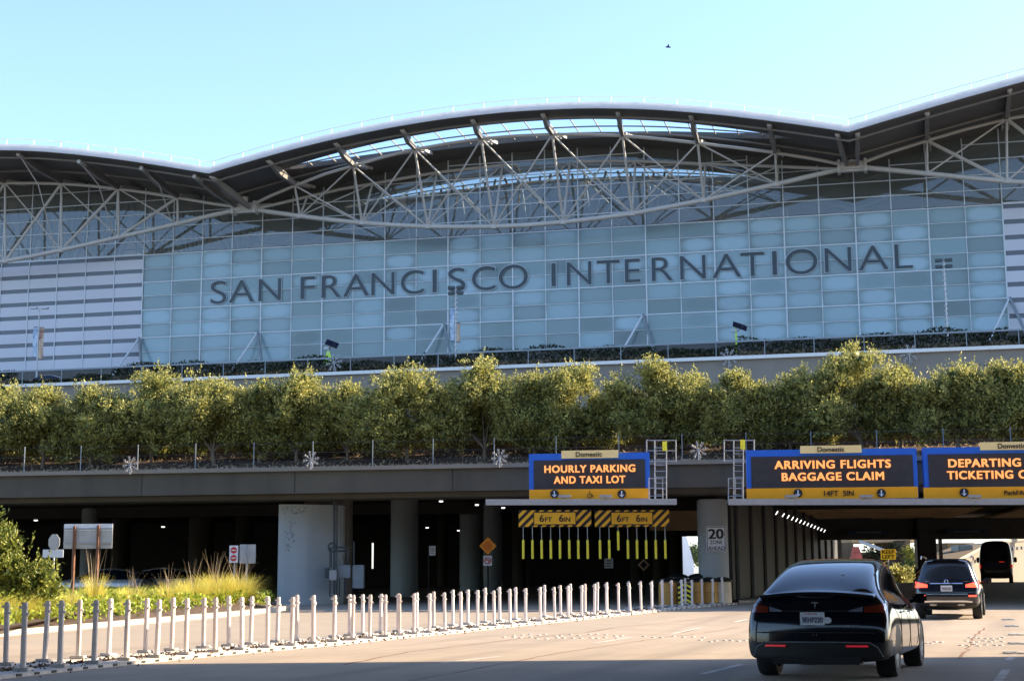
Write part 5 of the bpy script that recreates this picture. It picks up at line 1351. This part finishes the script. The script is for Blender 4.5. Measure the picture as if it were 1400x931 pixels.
# hazard boards with hanging tubes
HY = 60.9
for (xa, xb, txt, lb, tubes) in ((709, 808.5, '6FT  6IN', 'left striped clearance board reading 6FT 6IN', [715.3, 727.8, 740.3, 752.8, 765.3, 778, 790.3, 803]), (813, 915, '6FT  6IN', 'right striped clearance board reading 6FT 6IN', [820, 832.6, 845, 858, 870.4, 883, 896, 909])):
    a = at(xa, 697.5, HY); b = at(xb, 719.5, HY); c = (a+b)/2; c.y = HY; wd = b.x-a.x; hh = a.z-b.z
    t = thing('clearance_board', lb, 'sign', c, 'clearance boards under the catwalk')
    mb = MB(); mb.box(c, (wd, .08, hh), bev=.01); mb.build('board', 'hazard', t)
    # diagonal stripes clipped to the board
    mb = MB(); stp = .34; k = -hh
    while k < wd:
        x0_, x1_ = k, k+stp*.5
        P = [(x0_, 0), (x1_, 0), (x1_+hh, hh), (x0_+hh, hh)]
        # clip in x to [0,wd]
        def clip(P, f, g_):
            out = []
            for i in range(len(P)):
                p, q = P[i-1], P[i]
                if f(p) != f(q): out.append(g_(p, q))
                if f(q): out.append(q)
            return out
        P = clip(P, lambda p: p[0] >= 0, lambda p, q: (0, p[1]+(q[1]-p[1])*(0-p[0])/(q[0]-p[0])))
        if P: P = clip(P, lambda p: p[0] <= wd, lambda p, q: (wd, p[1]+(q[1]-p[1])*(wd-p[0])/(q[0]-p[0])))
        if len(P) > 2: mb.add([(a.x+x, HY-.045, b.z+z) for x, z in P], [list(range(len(P)))])
        k += stp
    mb.build('stripes', 'ink', t)
    xm = (20.5, 79) if xa < 800 else (22, 80)
    p0 = at(xa+xm[0]+.5, 700.5, HY); p1 = at(xa+xm[1]-1, 716.5, HY); cc = (p0+p1)/2; cc.y = HY-.06
    mb = MB(); mb.box(cc, (p1.x-p0.x+.05, .03, p0.z-p1.z+.05)); mb.build('text_border', 'ink', t)
    mb = MB(); mb.box(cc+Vector((0, -.02, 0)), (p1.x-p0.x-.02, .02, p0.z-p1.z-.02)); tp_ = mb.build('text_plate', 'hazard', t)
    for tx, dx, h2 in (('6', -.55, .27), ('FT', -.27, .18), ('6', .27, .27), ('IN', .52, .18)):
        text_mesh('clearance_text', tx, 1, 'ink', cc+Vector((dx*(p1.x-p0.x)/1.75, -.035, (h2-.27)/2)), AX, tp_, bold=.02, height=h2)
    for i, xx in enumerate(tubes):
        z1 = 763.5 if not (xa > 800 and i == 2) else 752; z0 = 738 if not (xa > 800 and i == 2) else 726
        p = at(xx, 719.5, HY); q = at(xx, z0, HY); r_ = at(xx, z1, HY)
        ht = thing('hanging_tube', ('yellow warning tube hanging higher than its neighbours' if (xa > 800 and i == 2) else 'yellow warning tube hanging in the row under the %s clearance board' % ('left' if xa < 800 else 'right')), 'warning tube', (q.x, HY, r_.z), 'yellow tubes under the %s board' % ('left' if xa < 800 else 'right'))
        if xa > 800 and i == 2: del ht['group']
        mb = MB(); mb.tube([(p.x, HY, p.z-.01), (p.x, HY, q.z)], .012, 4); mb.build('chain', 'galv', ht)
        mb = MB(); mb.tube([(p.x, HY, q.z), (p.x, HY, r_.z)], .05, 8); mb.build('tube', 'yellow', ht)
# ------------------------------------------------------------------ unseen slab added over the camera's head to shade the near road
def struct_wall():  # unseen wall added behind the camera so glossy surfaces reflect something dark
    mb = MB(); mb.box((0, -46, 6.5), (170, 1.5, 13.5)); 
    for k in range(-10, 11): mb.box((k*8, -45.1, 6.5), (.8, .5, 13.3))
    return mb.build('dark_reflection_wall', 'conc')
gw = thing('overhead_shade_slab', 'concrete slab added unseen above and behind the viewer to shade the near road', 'shade slab', (10, 10, 0))
mb = MB(); mb.box((20, -6.6, 15.9), (130, 74, 1.2), rz=R(3)); mb.build('shade_slab', 'conc', gw)
mb = MB(); mb.box((20, 30.2, 16.8), (130, .3, .7), rz=R(3)); mb.build('parapet', 'conc', gw)
for x_ in (-32, 62):
    mb = MB(); mb.box((x_, 8, 7.6), (2.2, 3, 15.4), bev=.15); mb.build('shade_slab_pier', 'conc', gw)
tag(struct_wall(), 'tall dark concrete wall added far behind the viewer for dark reflections', 'wall')


# ------------------------------------------------------------------ vehicles
def loft_body(stations, capn=6, rearcurve=.10, frontcurve=.25):
    """stations: list of (y, [(x,z)...]) half profiles bottom centre -> top centre; returns a subdivided bmesh"""
    bm = bmesh.new(); rows = []
    for y, pf in stations:
        right = [bm.verts.new((x, y if not isinstance(y, (list, tuple)) else y[j], z)) for j, (x, z) in enumerate(pf)]
        left = [right[0]]+[bm.verts.new((-pf[j][0], right[j].co.y, pf[j][1])) for j in range(1, len(pf)-1)]+[right[-1]]
        rows.append((right, left))
    for (r0, l0), (r1, l1) in zip(rows, rows[1:]):
        for j in range(len(r0)-1):
            bm.faces.new((r0[j], r1[j], r1[j+1], r0[j+1]))
            bm.faces.new((l0[j+1], l1[j+1], l1[j], l0[j]))
    # caps: grid of strips between left and right profile
    for (idx, sgn, cur) in ((0, -1, rearcurve), (-1, 1, frontcurve)):
        r, l = rows[idx]; n = len(r); grid = []
        for j in range(1, n-1):
            xr = r[j].co.x; rowv = [l[j]]
            for k in range(1, capn):
                f = -1+2*k/capn
                rowv.append(bm.verts.new((xr*f, r[j].co.y+sgn*cur*(1-f*f), r[j].co.z)))
            rowv.append(r[j]); grid.append(rowv)
        for a, b in zip(grid, grid[1:]):
            for k in range(capn):
                q = (a[k], a[k+1], b[k+1], b[k]); bm.faces.new(q if sgn < 0 else q[::-1])
        bot = grid[0]; top = grid[-1]
        for rowv, c in ((bot, r[0]), (top, r[-1])):
            for k in range(capn):
                tri = (c, rowv[k+1], rowv[k]) if (rowv is bot) == (sgn < 0) else (c, rowv[k], rowv[k+1])
                bm.faces.new(tri)
    return bm
def subsurf(bm, lv, name='tmp'):
    me = bpy.data.meshes.new(name); bmesh.ops.recalc_face_normals(bm, faces=bm.faces[:]); bm.to_mesh(me); bm.free()
    ob = bpy.data.objects.new(name, me); COL.objects.link(ob); m_ = ob.modifiers.new('s', 'SUBSURF'); m_.levels = lv; m_.render_levels = lv
    bpy.context.view_layer.update(); dg = bpy.context.evaluated_depsgraph_get(); me2 = bpy.data.meshes.new_from_object(ob.evaluated_get(dg))
    bpy.data.objects.remove(ob); bpy.data.meshes.remove(me); return me2
def split(me, rules, parent, default):
    """rules: list of (name, mat, fn(centre, normal))->bool ; faces go to the first rule that fits"""
    groups = {}
    for p in me.polygons:
        for i, (nm, mt, fn) in enumerate(rules):
            if fn(p.center, p.normal): groups.setdefault(i, []).append(p); break
        else: groups.setdefault(-1, []).append(p)
    out = {}
    for i, ps in groups.items():
        nm, mt = (default if i < 0 else rules[i][:2]); idx = {}; vs = []; fs = []
        for p in ps:
            f = []
            for v in p.vertices:
                if v not in idx: idx[v] = len(vs); vs.append(me.vertices[v].co.copy())
                f.append(idx[v])
            fs.append(f)
        mb = MB(); mb.add(vs, fs, True); o = mb.build(nm, mt, parent, local=True)
        out[nm] = o
    return out
LX = (Vector((1, 0, 0)), Vector((0, 0, 1)), Vector((0, -1, 0)))
def wheel(parent, x, y, r, wd, name='wheel', spokes=10):
    s = 1 if x > 0 else -1
    mb = MB(); mb.lathe([(r*.66, -wd/2), (r*.95, -wd/2), (r, -wd/2+.03), (r, wd/2-.03), (r*.95, wd/2), (r*.66, wd/2)], (x, y, r), 28, axis='x'); ty = mb.build('tyre', 'rubber', parent, local=True)
    ty.name = name
    rm = MB(); xo = x+s*wd*.42
    rm.lathe([(r*.66, -wd*.3), (r*.66, wd*.47), (r*.60, wd*.44), (r*.58, -wd*.2)] if s > 0 else [(r*.66, wd*.3), (r*.66, -wd*.47), (r*.60, -wd*.44), (r*.58, wd*.2)], (x, y, r), 24, axis='x')
    for k in range(spokes):
        a = 2*math.pi*k/spokes; rm.beam((xo, y, r), (xo, y+math.cos(a)*r*.62, r+math.sin(a)*r*.62), .03, .06)
    rm.box((x, y, r), (wd*.3, r*1.1, r*1.1))
    rm.build('rim', 'boxgrey', ty, local=True)
def carlabel(t, **k): pass

# ---- black fastback electric car
p = gnd(1218, 924.5)        # right rear wheel contact
hd = R(21)                  # heading to the right
fw = Vector((math.sin(hd), math.cos(hd), 0)); rtv = Vector((math.cos(hd), -math.sin(hd), 0))
rootp = p-rtv*.80-fw*.95
car = thing('parked_car' if 0 else 'black_car', 'glossy black fastback car at the lower right, seen from behind', 'car', (rootp.x, rootp.y, 0), rz=-hd, local=True); car.scale = (.965, .97, .965)
S = []
def st(y, bot, w_, belt, shw, gw_, rail, top, roofw, side=None, ys=None):
    # (x,z): bottom centre, floor edge, rocker, widest, shoulder, glass foot, glass head, roof edge, top centre
    z3 = .62; return (ys or y, [(0, bot), (w_*.90, bot), (w_*.99, bot+.10), (w_, z3), (shw, belt-.10), (gw_, belt), (rail[0], rail[1]), (roofw, top-.012), (0, top)])
S.append(([.06, .10, .10, .10, .14, .20, .22, .22, .02], [(0, .24), (.86, .22), (.955, .32), (.955, .64), (.905, .90), (.81, 1.02), (.74, 1.06), (.50, 1.10), (0, 1.11)]))
S.append(st(.34, .22, .965, 1.07, .93, .83, (.74, 1.15), 1.19, .54))
S.append(st(.65, .20, .97, 1.08, .935, .83, (.72, 1.27), 1.345, .54))
S.append(st(1.10, .20, .960, 1.08, .93, .79, (.69, 1.42), 1.490, .54))
S.append(st(1.65, .20, .960, 1.06, .93, .78, (.67, 1.53), 1.595, .54))
S.append(st(2.35, .20, .960, 1.03, .93, .78, (.66, 1.57), 1.635, .53))
S.append(st(2.90, .20, .960, 1.01, .93, .78, (.65, 1.52), 1.59, .52))
S.append(st(3.40, .20, .960, .99, .925, .78, (.62, 1.24), 1.330, .46))
S.append(st(3.85, .20, .955, .96, .90, .76, (.62, 1.03), 1.07, .45))
S.append(st(4.35, .22, .93, .85, .85, .72, (.60, .88), .92, .42))
S.append(([4.66, 4.60, 4.55, 4.55, 4.56, 4.58, 4.60, 4.64, 4.68], [(0, .28), (.60, .28), (.80, .36), (.84, .58), (.80, .66), (.68, .70), (.55, .73), (.38, .75), (0, .76)]))
me = subsurf(loft_body(S, capn=8, rearcurve=.13, frontcurve=.16), 3)
def wheelarch(c, yw): return (c.y-yw)**2+(c.z-.35)**2 < .385**2 and abs(c.x) > .70
def topz(y):
    return 0
rules = [
 ('wheel_arch', 'black', lambda c, n: (wheelarch(c, .95) or wheelarch(c, 3.84)) and c.z < .72),
 ('rear_window', 'cglass', lambda c, n: .24 < c.y < 1.50 and abs(c.x) < .66+(-.02 if c.y < .5 else 0) and c.z > 1.10 and n.z > .2),
 ('roof_glass', 'cglass', lambda c, n: 1.56 < c.y < 2.95 and abs(c.x) < .58 and c.z > 1.4),
 ('windscreen', 'cglass', lambda c, n: 2.98 < c.y < 3.80 and abs(c.x) < .62 and n.z > .3 and c.z > 1.04),
 ('side_window', 'cglass', lambda c, n: .62 < c.y < 3.50 and c.z > 1.06 and abs(n.x) > .45 and abs(c.x) > .60),
 ('lower_bumper', 'black', lambda c, n: c.y < .35 and c.z < .50),
]
split(me, rules, car, ('body', 'paint'))
for sx in (-.81, .81):
    for yy in (.95, 3.84): wheel(car, sx, yy, .352, .26)
def rear_y(x, z):   # approximate rear skin
    best = None
    for v in me.vertices:
        if v.co.y < .5:
            d = (v.co.x-x)**2+(v.co.z-z)**2
            if best is None or d < best[0]: best = (d, v.co.y)
    return best[1]
def patch(name, mt, x0, x1, zlo, zhi, off=.012, nx=10, nz=4, parent=car, ry=rear_y):
    mb = MB(); vs = []
    for i in range(nx+1):
        x = x0+(x1-x0)*i/nx; a = zlo(x) if callable(zlo) else zlo; b = zhi(x) if callable(zhi) else zhi
        for j in range(nz+1):
            z = a+(b-a)*j/nz; vs.append((x, ry(x, z)-off, z))
    n1 = nz+1
    fs = [[i*n1+j, (i+1)*n1+j, (i+1)*n1+j+1, i*n1+j+1] for i in range(nx) for j in range(nz)]
    # thin back
    vb = [(x, y+.02, z) for x, y, z in vs]; k = len(vs)
    rim = [i*n1 for i in range(nx+1)]+[nx*n1+j for j in range(1, n1)]+[i*n1+nz for i in range(nx-1, -1, -1)]+[j for j in range(nz-1, 0, -1)]
    mb.add(vs+vb, fs+[[rim[i], rim[i-1], rim[i-1]+k, rim[i]+k] for i in range(len(rim))], True)
    return mb.build(name, mt, parent, local=True)
# tail lights wrap from the corner toward the middle
for s in (-1, 1):
    xs_ = (s*.90, s*.64)
    patch('tail_light', 'tail_dk', min(xs_), max(xs_), lambda x: .875, lambda x: .945+.045*max(0, (abs(x)-.60))/.28)
    xs_ = (s*.62, s*.44); patch('tail_lens', 'tail_clear', min(xs_), max(xs_), lambda x: .885, lambda x: .900+.055*max(0, (abs(x)-.44))/.18)
    patch('reflector', 'refl', min(s*.68, s*.40), max(s*.68, s*.40), .428, .452, off=.03)
# spoiler lip
mb = MB(); P = []
for i in range(13):
    f = -1+i/6; P.append(Vector((f*.76, .045+.15*f*f, 1.135-.05*f*f)))
vs = []
for q in P: vs += [q+Vector((0, -.055, .012)), q+Vector((0, .16, .035)), q+Vector((0, .16, -.03)), q+Vector((0, -.03, -.03))]
fs = []
for i in range(12):
    for k in range(4): fs.append([i*4+k, (i+1)*4+k, (i+1)*4+(k+1) % 4, i*4+(k+1) % 4])
mb.add(vs, fs+[[0, 1, 2, 3], [51, 50, 49, 48]], True); mb.build('spoiler', 'paint', car, local=True)
# number plate with frame and text
py = rear_y(0, .80)-.02
pt_ = MB(); pt_.box((-.03, py, .795), (.325, .012, .17), bev=.004); pl = pt_.build('number_plate', 'plate', car, local=True)
text_mesh('plate_text', '9EHP220', 1, 'plateink', (-.03, py-.008, .780), LX, pl, bold=.015, ext=.001, width=.27, height=.07, local=True)
text_mesh('plate_text', 'California', 1, 'red', (-.05, py-.008, .862), LX, pl, bold=.0, ext=.001, width=.17, height=.026, local=True)
mb = MB(); mb.lathe([(0, -.004), (.042, -.004), (.042, .004), (0, .004)], (0, 0, 0), 12)
mb.v = [Vector((v.x*1.3+.17, py-.012+v.z, v.y+.775)) for v in mb.v]; mb.build('sticker', 'plate', car, local=True)
# emblem: a small T-shaped chrome mark
mb = MB(); ey = rear_y(0, .985)-.02
mb.add([(-.05, ey, 1.008), (0, ey, 1.016), (.05, ey, 1.008), (.042, ey, .994), (0, ey, 1.0), (-.042, ey, .994)], [[0, 5, 4, 1], [1, 4, 3, 2]]); mb.add([(-.011, ey-.002, .997), (.011, ey-.002, .997), (.004, ey-.002, .925), (-.004, ey-.002, .925)], [[0, 3, 2, 1]]); mb.build('emblem', 'chrome', car, local=True)
mb = MB(); by = rear_y(.5, .70)-.008
for (xa, xb) in ((.41, .47), (.485, .57)): mb.box(((xa+xb)/2, by, .705), (xb-xa, .006, .013))
mb.build('badge', 'chrome', car, local=True)
mb = MB(); mb.box((0, rear_y(0, .865)-.006, .895), (.9, .012, .012)); mb.build('trunk_seam', 'black', car, local=True)
mb = MB(); mb.box((0, rear_y(0, .62)-.005, .615), (1.55, .01, .012)); mb.build('bumper_seam', 'black', car, local=True)
mb = MB()
for s in (-.02, .02): mb.lathe([(.008, -.01), (0, .01)], (s, 0, 0), 6)
mb.v = [Vector((v.x, rear_y(0, .60)-.012, .585+v.y)) for v in mb.v]; mb.build('bumper_screw', 'chrome', car, local=True)
mb = MB(); P = [(-.86, .30), (-.80, .42), (-.70, .485), (-.3, .49), (0, .49), (.3, .49), (.70, .485), (.80, .42), (.86, .30)]
mb.tube([(x, rear_y(x, z)-.004, z) for x, z in P], .008, 5); mb.build('bumper_crease', 'boxgrey', car, local=True)
for s in (-1, 1):
    mb = MB(); P = [(s*.66, 1.03), (s*.60, .90), (s*.52, .885)]
    mb.tube([(x, rear_y(x, z)-.003, z) for x, z in P], .005, 4); mb.build('body_seam', 'black', car, local=True)
mb = MB(); mb.box((0, .12, .25), (1.2, .35, .10), bev=.03); mb.build('diffuser', 'black', car, local=True)
for s in (-1, 1):
    mb = MB(); mb.box((s*1.03, 3.05, 1.03), (.20, .12, .14), bev=.035); mb.beam((s*.88, 3.06, .98), (s*.98, 3.06, 1.0), .06, .05); mb.build('mirror', 'paint', car, local=True)
    for yy in (1.72, 2.72):
        mb = MB(); mb.box((s*.952, yy, .86), (.02, .22, .03), bev=.008); mb.build('door_handle', 'chrome', car, local=True)
    for yy in (1.35, 2.35, 3.35):
        mb = MB(); mb.box((s*.957, yy, .66), (.008, .008, .62)); mb.build('door_seam', 'black', car, local=True)
mb = MB()
mb.add([(.22, 0, 0), (.30, .01, .01), (.235, 0, .02), (.24, .01, .045), (.215, 0, .02), (.18, .01, .015)], [[0, 1, 2], [2, 3, 4], [4, 5, 0], [0, 2, 4]])
mb.v = [Vector((v.x+.05, .62+v.z*1.0, 1.355+v.z*.8)) for v in mb.v]; mb.build('window_sticker', 'plate', car, local=True)

# ---- dark blue sport utility car
p = gnd(1336, 845.5); hd = R(18.5); fw = Vector((math.sin(hd), math.cos(hd), 0)); rtv = Vector((math.cos(hd), -math.sin(hd), 0))
rootp = p-rtv*.80-fw*.85
suv = thing('blue_suv', 'dark blue sport utility car with lit red tail lights and silver trim', 'car', (rootp.x, rootp.y, gz(rootp.y+.8)), rz=-hd, local=True)
S = []
def st2(y, bot, w_, belt, shw, gwf, rail, top, roofw):
    return (y, [(0, bot), (w_*.8, bot), (w_*.97, bot+.14), (w_, .72), (shw, belt-.08), (gwf, belt), (rail[0], rail[1]), (roofw, top-.01), (0, top)])
S.append(([.10, .10, .06, .04, .08, .12, .26, .32, .30], [(0, .34), (.70, .34), (.90, .44), (.93, .72), (.91, 1.02), (.84, 1.10), (.68, 1.60), (.56, 1.70), (0, 1.74)]))
S.append(st2(.45, .26, .965, 1.12, .945, .86, (.70, 1.66), 1.775, .56))
S.append(st2(1.2, .24, .965, 1.10, .945, .86, (.70, 1.70), 1.80, .56))
S.append(st2(2.2, .24, .965, 1.08, .945, .86, (.70, 1.70), 1.80, .56))
S.append(st2(2.9, .24, .965, 1.07, .945, .86, (.68, 1.64), 1.745, .54))
S.append(st2(3.5, .24, .96, 1.06, .93, .84, (.70, 1.25), 1.33, .54))
S.append(st2(3.8, .24, .955, 1.02, .92, .83, (.70, 1.09), 1.13, .54))
S.append(st2(4.4, .26, .94, .96, .90, .80, (.66, 1.02), 1.04, .5))
S.append(([4.78, 4.74, 4.7, 4.7, 4.7, 4.7, 4.72, 4.74, 4.78], [(0, .3), (.62, .3), (.82, .4), (.86, .68), (.84, .84), (.74, .9), (.6, .93), (.45, .94), (0, .95)]))
me = subsurf(loft_body(S, capn=8, rearcurve=.06, frontcurve=.12), 3)
rules = [
 ('wheel_arch', 'black', lambda c, n: ((c.y-.9)**2+(c.z-.37)**2 < .40**2 or (c.y-3.85)**2+(c.z-.37)**2 < .40**2) and abs(c.x) > .72 and c.z < .75),
 ('rear_window', 'cglass2', lambda c, n: c.y < .42 and 1.17 < c.z < 1.62 and abs(c.x) < .74-.25*(c.z-1.17) and n.y < -.3),
 ('side_window', 'cglass2', lambda c, n: .5 < c.y < 3.4 and 1.14 < c.z < 1.66 and abs(n.x) > .55),
 ('windscreen', 'cglass2', lambda c, n: 2.95 < c.y < 3.75 and n.z > .3 and c.z > 1.12 and abs(c.x) < .64),
 ('lower_bumper', 'black', lambda c, n: c.y < .4 and c.z < .46),
]
split(me, rules, suv, ('body', 'paint_blue'))
def ry2(x, z, me=me):
    best = None
    for v in me.vertices:
        if v.co.y < .5:
            d = (v.co.x-x)**2+(v.co.z-z)**2
            if best is None or d < best[0]: best = (d, v.co.y)
    return best[1]
for sx in (-.82, .82):
    for yy in (.9, 3.85): wheel(suv, sx, yy, .375, .27, spokes=5)
for s in (-1, 1):
    patch('tail_light', 'tail_lit', min(s*.92, s*.55), max(s*.92, s*.55), lambda x: .93-.02*(abs(x)-.5), lambda x: 1.0+.10*max(0, abs(x)-.5)/.4, parent=suv, ry=ry2)
    patch('reflector', 'tail_lit', min(s*.84, s*.62), max(s*.84, s*.62), .655, .70, parent=suv, ry=ry2)  # bumper reflectors share the glowing lamp colour in place of returned light
    mb = MB(); mb.tube([(s*.72, .45, 1.78), (s*.72, .6, 1.85), (s*.72, 2.7, 1.84), (s*.70, 2.9, 1.76)], .022, 6); mb.build('roof_rail', 'chrome', suv, local=True)
    mb = MB(); mb.box((s*1.06, 3.0, 1.12), (.2, .12, .18), bev=.04); mb.beam((s*.9, 3.0, 1.08), (s*1.0, 3.0, 1.1), .06, .06); mb.build('mirror', 'paint_blue', suv, local=True)
    mb = MB(); mb.box((s*.4, .05, .42), (.22, .1, .06), bev=.02); mb.build('exhaust', 'chrome', suv, local=True)
patch('trim_bar', 'chrome', -.47, .47, 1.035, 1.06, off=.02, parent=suv, ry=ry2, nx=12, nz=1)
patch('bumper_trim', 'chrome', -.72, .72, lambda x: .50-.10*max(0, abs(x)-.5), lambda x: .545-.10*max(0, abs(x)-.5), off=.03, parent=suv, ry=ry2, nx=14, nz=1)
patch('bumper_strip', 'chrome', -.60, .60, .722, .742, off=.02, parent=suv, ry=ry2, nx=12, nz=1)
py = ry2(0, .92)-.02
mb = MB(); mb.box((0, py, .90), (.33, .012, .17), bev=.004); pl = mb.build('number_plate', 'plate', suv, local=True)
text_mesh('plate_text', '7WZG361', 1, 'plateink', (0, py-.008, .89), LX, pl, bold=.015, ext=.001, width=.27, height=.08, local=True)
mb = MB(); v = [Vector((math.cos(k*.5236)*.05, ry2(0, 1.10)-.02, 1.105+math.sin(k*.5236)*.05)) for k in range(12)]; mb.tube(v+[v[0]], .007, 4)
for k in (90, 210, 330): mb.beam((0, v[0].y, 1.105), (math.cos(R(k))*.05, v[0].y, 1.105+math.sin(R(k))*.05), .008, .008)
mb.build('emblem', 'chrome', suv, local=True)
mb = MB(); mb.box((0, .24, 1.745), (1.2, .25, .04), bev=.015); mb.build('spoiler', 'paint_blue', suv, local=True)
mb = MB(); mb.beam((.0, ry2(0, 1.2)-.03, 1.22), (.28, ry2(.2, 1.2)-.02, 1.24), .02, .02); mb.build('rear_wiper', 'black', suv, local=True)
mb = MB()
for (xa) in (-.62, .52): mb.box((xa+.05, ry2(xa, 1.10)-.012, 1.105), (.13, .006, .022))
mb.build('badge', 'chrome', suv, local=True)

M['tail_dim'] = mat('tail_dim', (.4, .02, .02), .3, emit=(1, .05, .03), estr=.12, var=.05)
# ---- dark van deep in the underpass
Y = 96; p = at(1363, 797, Y); hd = R(18)
van = thing('dark_van', 'tall dark van inside the underpass', 'van', (p.x, Y, gz(Y)), rz=-hd, local=True)
S = [([.05, .05, .03, .02, .03, .04, .12, .16, .16], [(0, .35), (.75, .35), (.92, .45), (.97, .9), (.97, 1.3), (.96, 1.5), (.88, 2.3), (.70, 2.52), (0, 2.58)])]
for y, sc_ in ((.4, 1), (1.5, 1), (3, 1), (4.3, 1)): S.append((y, [(0, .3), (.78, .3), (.96, .42), (1.0, .9), (1.0, 1.3), (.99, 1.5), (.90, 2.35), (.72, 2.60), (0, 2.66)]))
S.append((5.0, [(0, .3), (.78, .3), (.95, .42), (.98, .9), (.97, 1.15), (.95, 1.3), (.82, 1.9), (.66, 2.15), (0, 2.2)]))
S.append((5.6, [(0, .32), (.72, .32), (.88, .42), (.92, .8), (.88, 1.0), (.82, 1.08), (.7, 1.15), (.5, 1.2), (0, 1.22)]))
me = subsurf(loft_body(S, capn=6, rearcurve=.03, frontcurve=.15), 2)
split(me, [('rear_window', 'cglass2', lambda c, n: c.y < .3 and 1.45 < c.z < 2.15 and .08 < abs(c.x) < .75 and n.y < -.4), ('side_window', 'cglass2', lambda c, n: 3.4 < c.y < 4.9 and 1.4 < c.z < 2.0 and abs(n.x) > .6)], van, ('body', 'vanp'))
for sx in (-.84, .84):
    for yy in (1.1, 4.7): wheel(van, sx, yy, .36, .24, spokes=5)
for s in (-1, 1):
    mb = MB(); mb.box((s*.93, -.01, 1.05), (.10, .06, .22), bev=.02); mb.build('tail_light', 'tail_dim', van, local=True)
    mb = MB(); mb.box((s*1.15, 4.6, 1.5), (.2, .12, .35), bev=.04); mb.beam((s*.98, 4.6, 1.4), (s*1.1, 4.6, 1.4), .05, .05); mb.build('mirror', 'vanp', van, local=True)
mb = MB(); mb.box((.35, -.02, 1.32), (.3, .03, .05), bev=.01); mb.build('brake_lamp', 'tail_dim', van, local=True)

# ---- simple far cars
def far_car(name, label, loc, rz, paint, L_=4.6):
    t = thing(name, label, 'car', loc, rz=rz, local=True)
    S = [([.08]*4+[.1, .14, .5, .9, .85], [(0, .34), (.66, .34), (.84, .42), (.88, .66), (.84, .88), (.76, .95), (.64, 1.25), (.5, 1.36), (0, 1.38)])]
    for y, tp in ((1.4, 1.47), (2.3, 1.46), (3.0, 1.2), (3.5, 1.0), (4.2, .88)): S.append((y, [(0, .25), (.7, .25), (.87, .38), (.9, .62), (.88, .85), (.80, min(.95, tp)), (.66, max(.96, tp-.12)) if tp > 1.1 else (.66, tp), (.5, tp), (0, tp+.01)]))
    S.append(([4.5]*9, [(0, .3), (.6, .3), (.78, .38), (.82, .55), (.78, .65), (.68, .7), (.55, .73), (.38, .75), (0, .76)]))
    me = subsurf(loft_body(S, capn=4, rearcurve=.06, frontcurve=.1), 2)
    split(me, [('windows', 'cglass', lambda c, n: c.z > .97 and (abs(n.x) > .5 or abs(n.y) > .45 and abs(c.x) < .62))], t, ('body', paint))
    for sx in (-.76, .76):
        for yy in (.85, 3.5): wheel(t, sx, yy, .32, .22, spokes=5)
    return t
t0, z0 = inv(62, 514, 10.6)
pc = TP(t0+2.1, 10.6, 0); far_car('silver_car', 'silver car on the upper roadway at the far left', (pc.x, pc.y, UZ+EYE+.02), R(90)-TA, 'paint_sil')
for px, Y, rz, pn, lb in ((165, 70, R(80), 'paint_sil', 'silver car parked in the dark behind the stalky tufts'), (236, 72, R(95), 'paint_wht', 'white car parked in the dark behind the middle of the island')):
    q = at(px+40, 800, Y); far_car('parked_car', lb, (q.x, Y, gz(Y)), rz, pn)
q = at(1398, 790, 104); far_car('grey_car', 'grey car beyond the van at the right edge', (q.x+1, 112, 1.2), -R(18), 'paint_sil')

# a small bird high in the sky
c = at(913, 65, 90); t = thing('bird', 'tiny dark bird high in the sky', 'bird', c)
mb = MB(); mb.tube([c+Vector((-.16, 0, 0)), c+Vector((-.06, 0, .02)), c+Vector((.08, 0, .01)), c+Vector((.2, 0, -.02))], [.01, .05, .055, .015], 6)
for s in (-1, 1): mb.add([c+Vector((-.05, 0, .02)), c+Vector((.08, 0, .02)), c+Vector((.05, s*.28, .08)), c+Vector((-.02, s*.22, .09))], [[0, 1, 2, 3]])
mb.build('body', 'pipe', t)
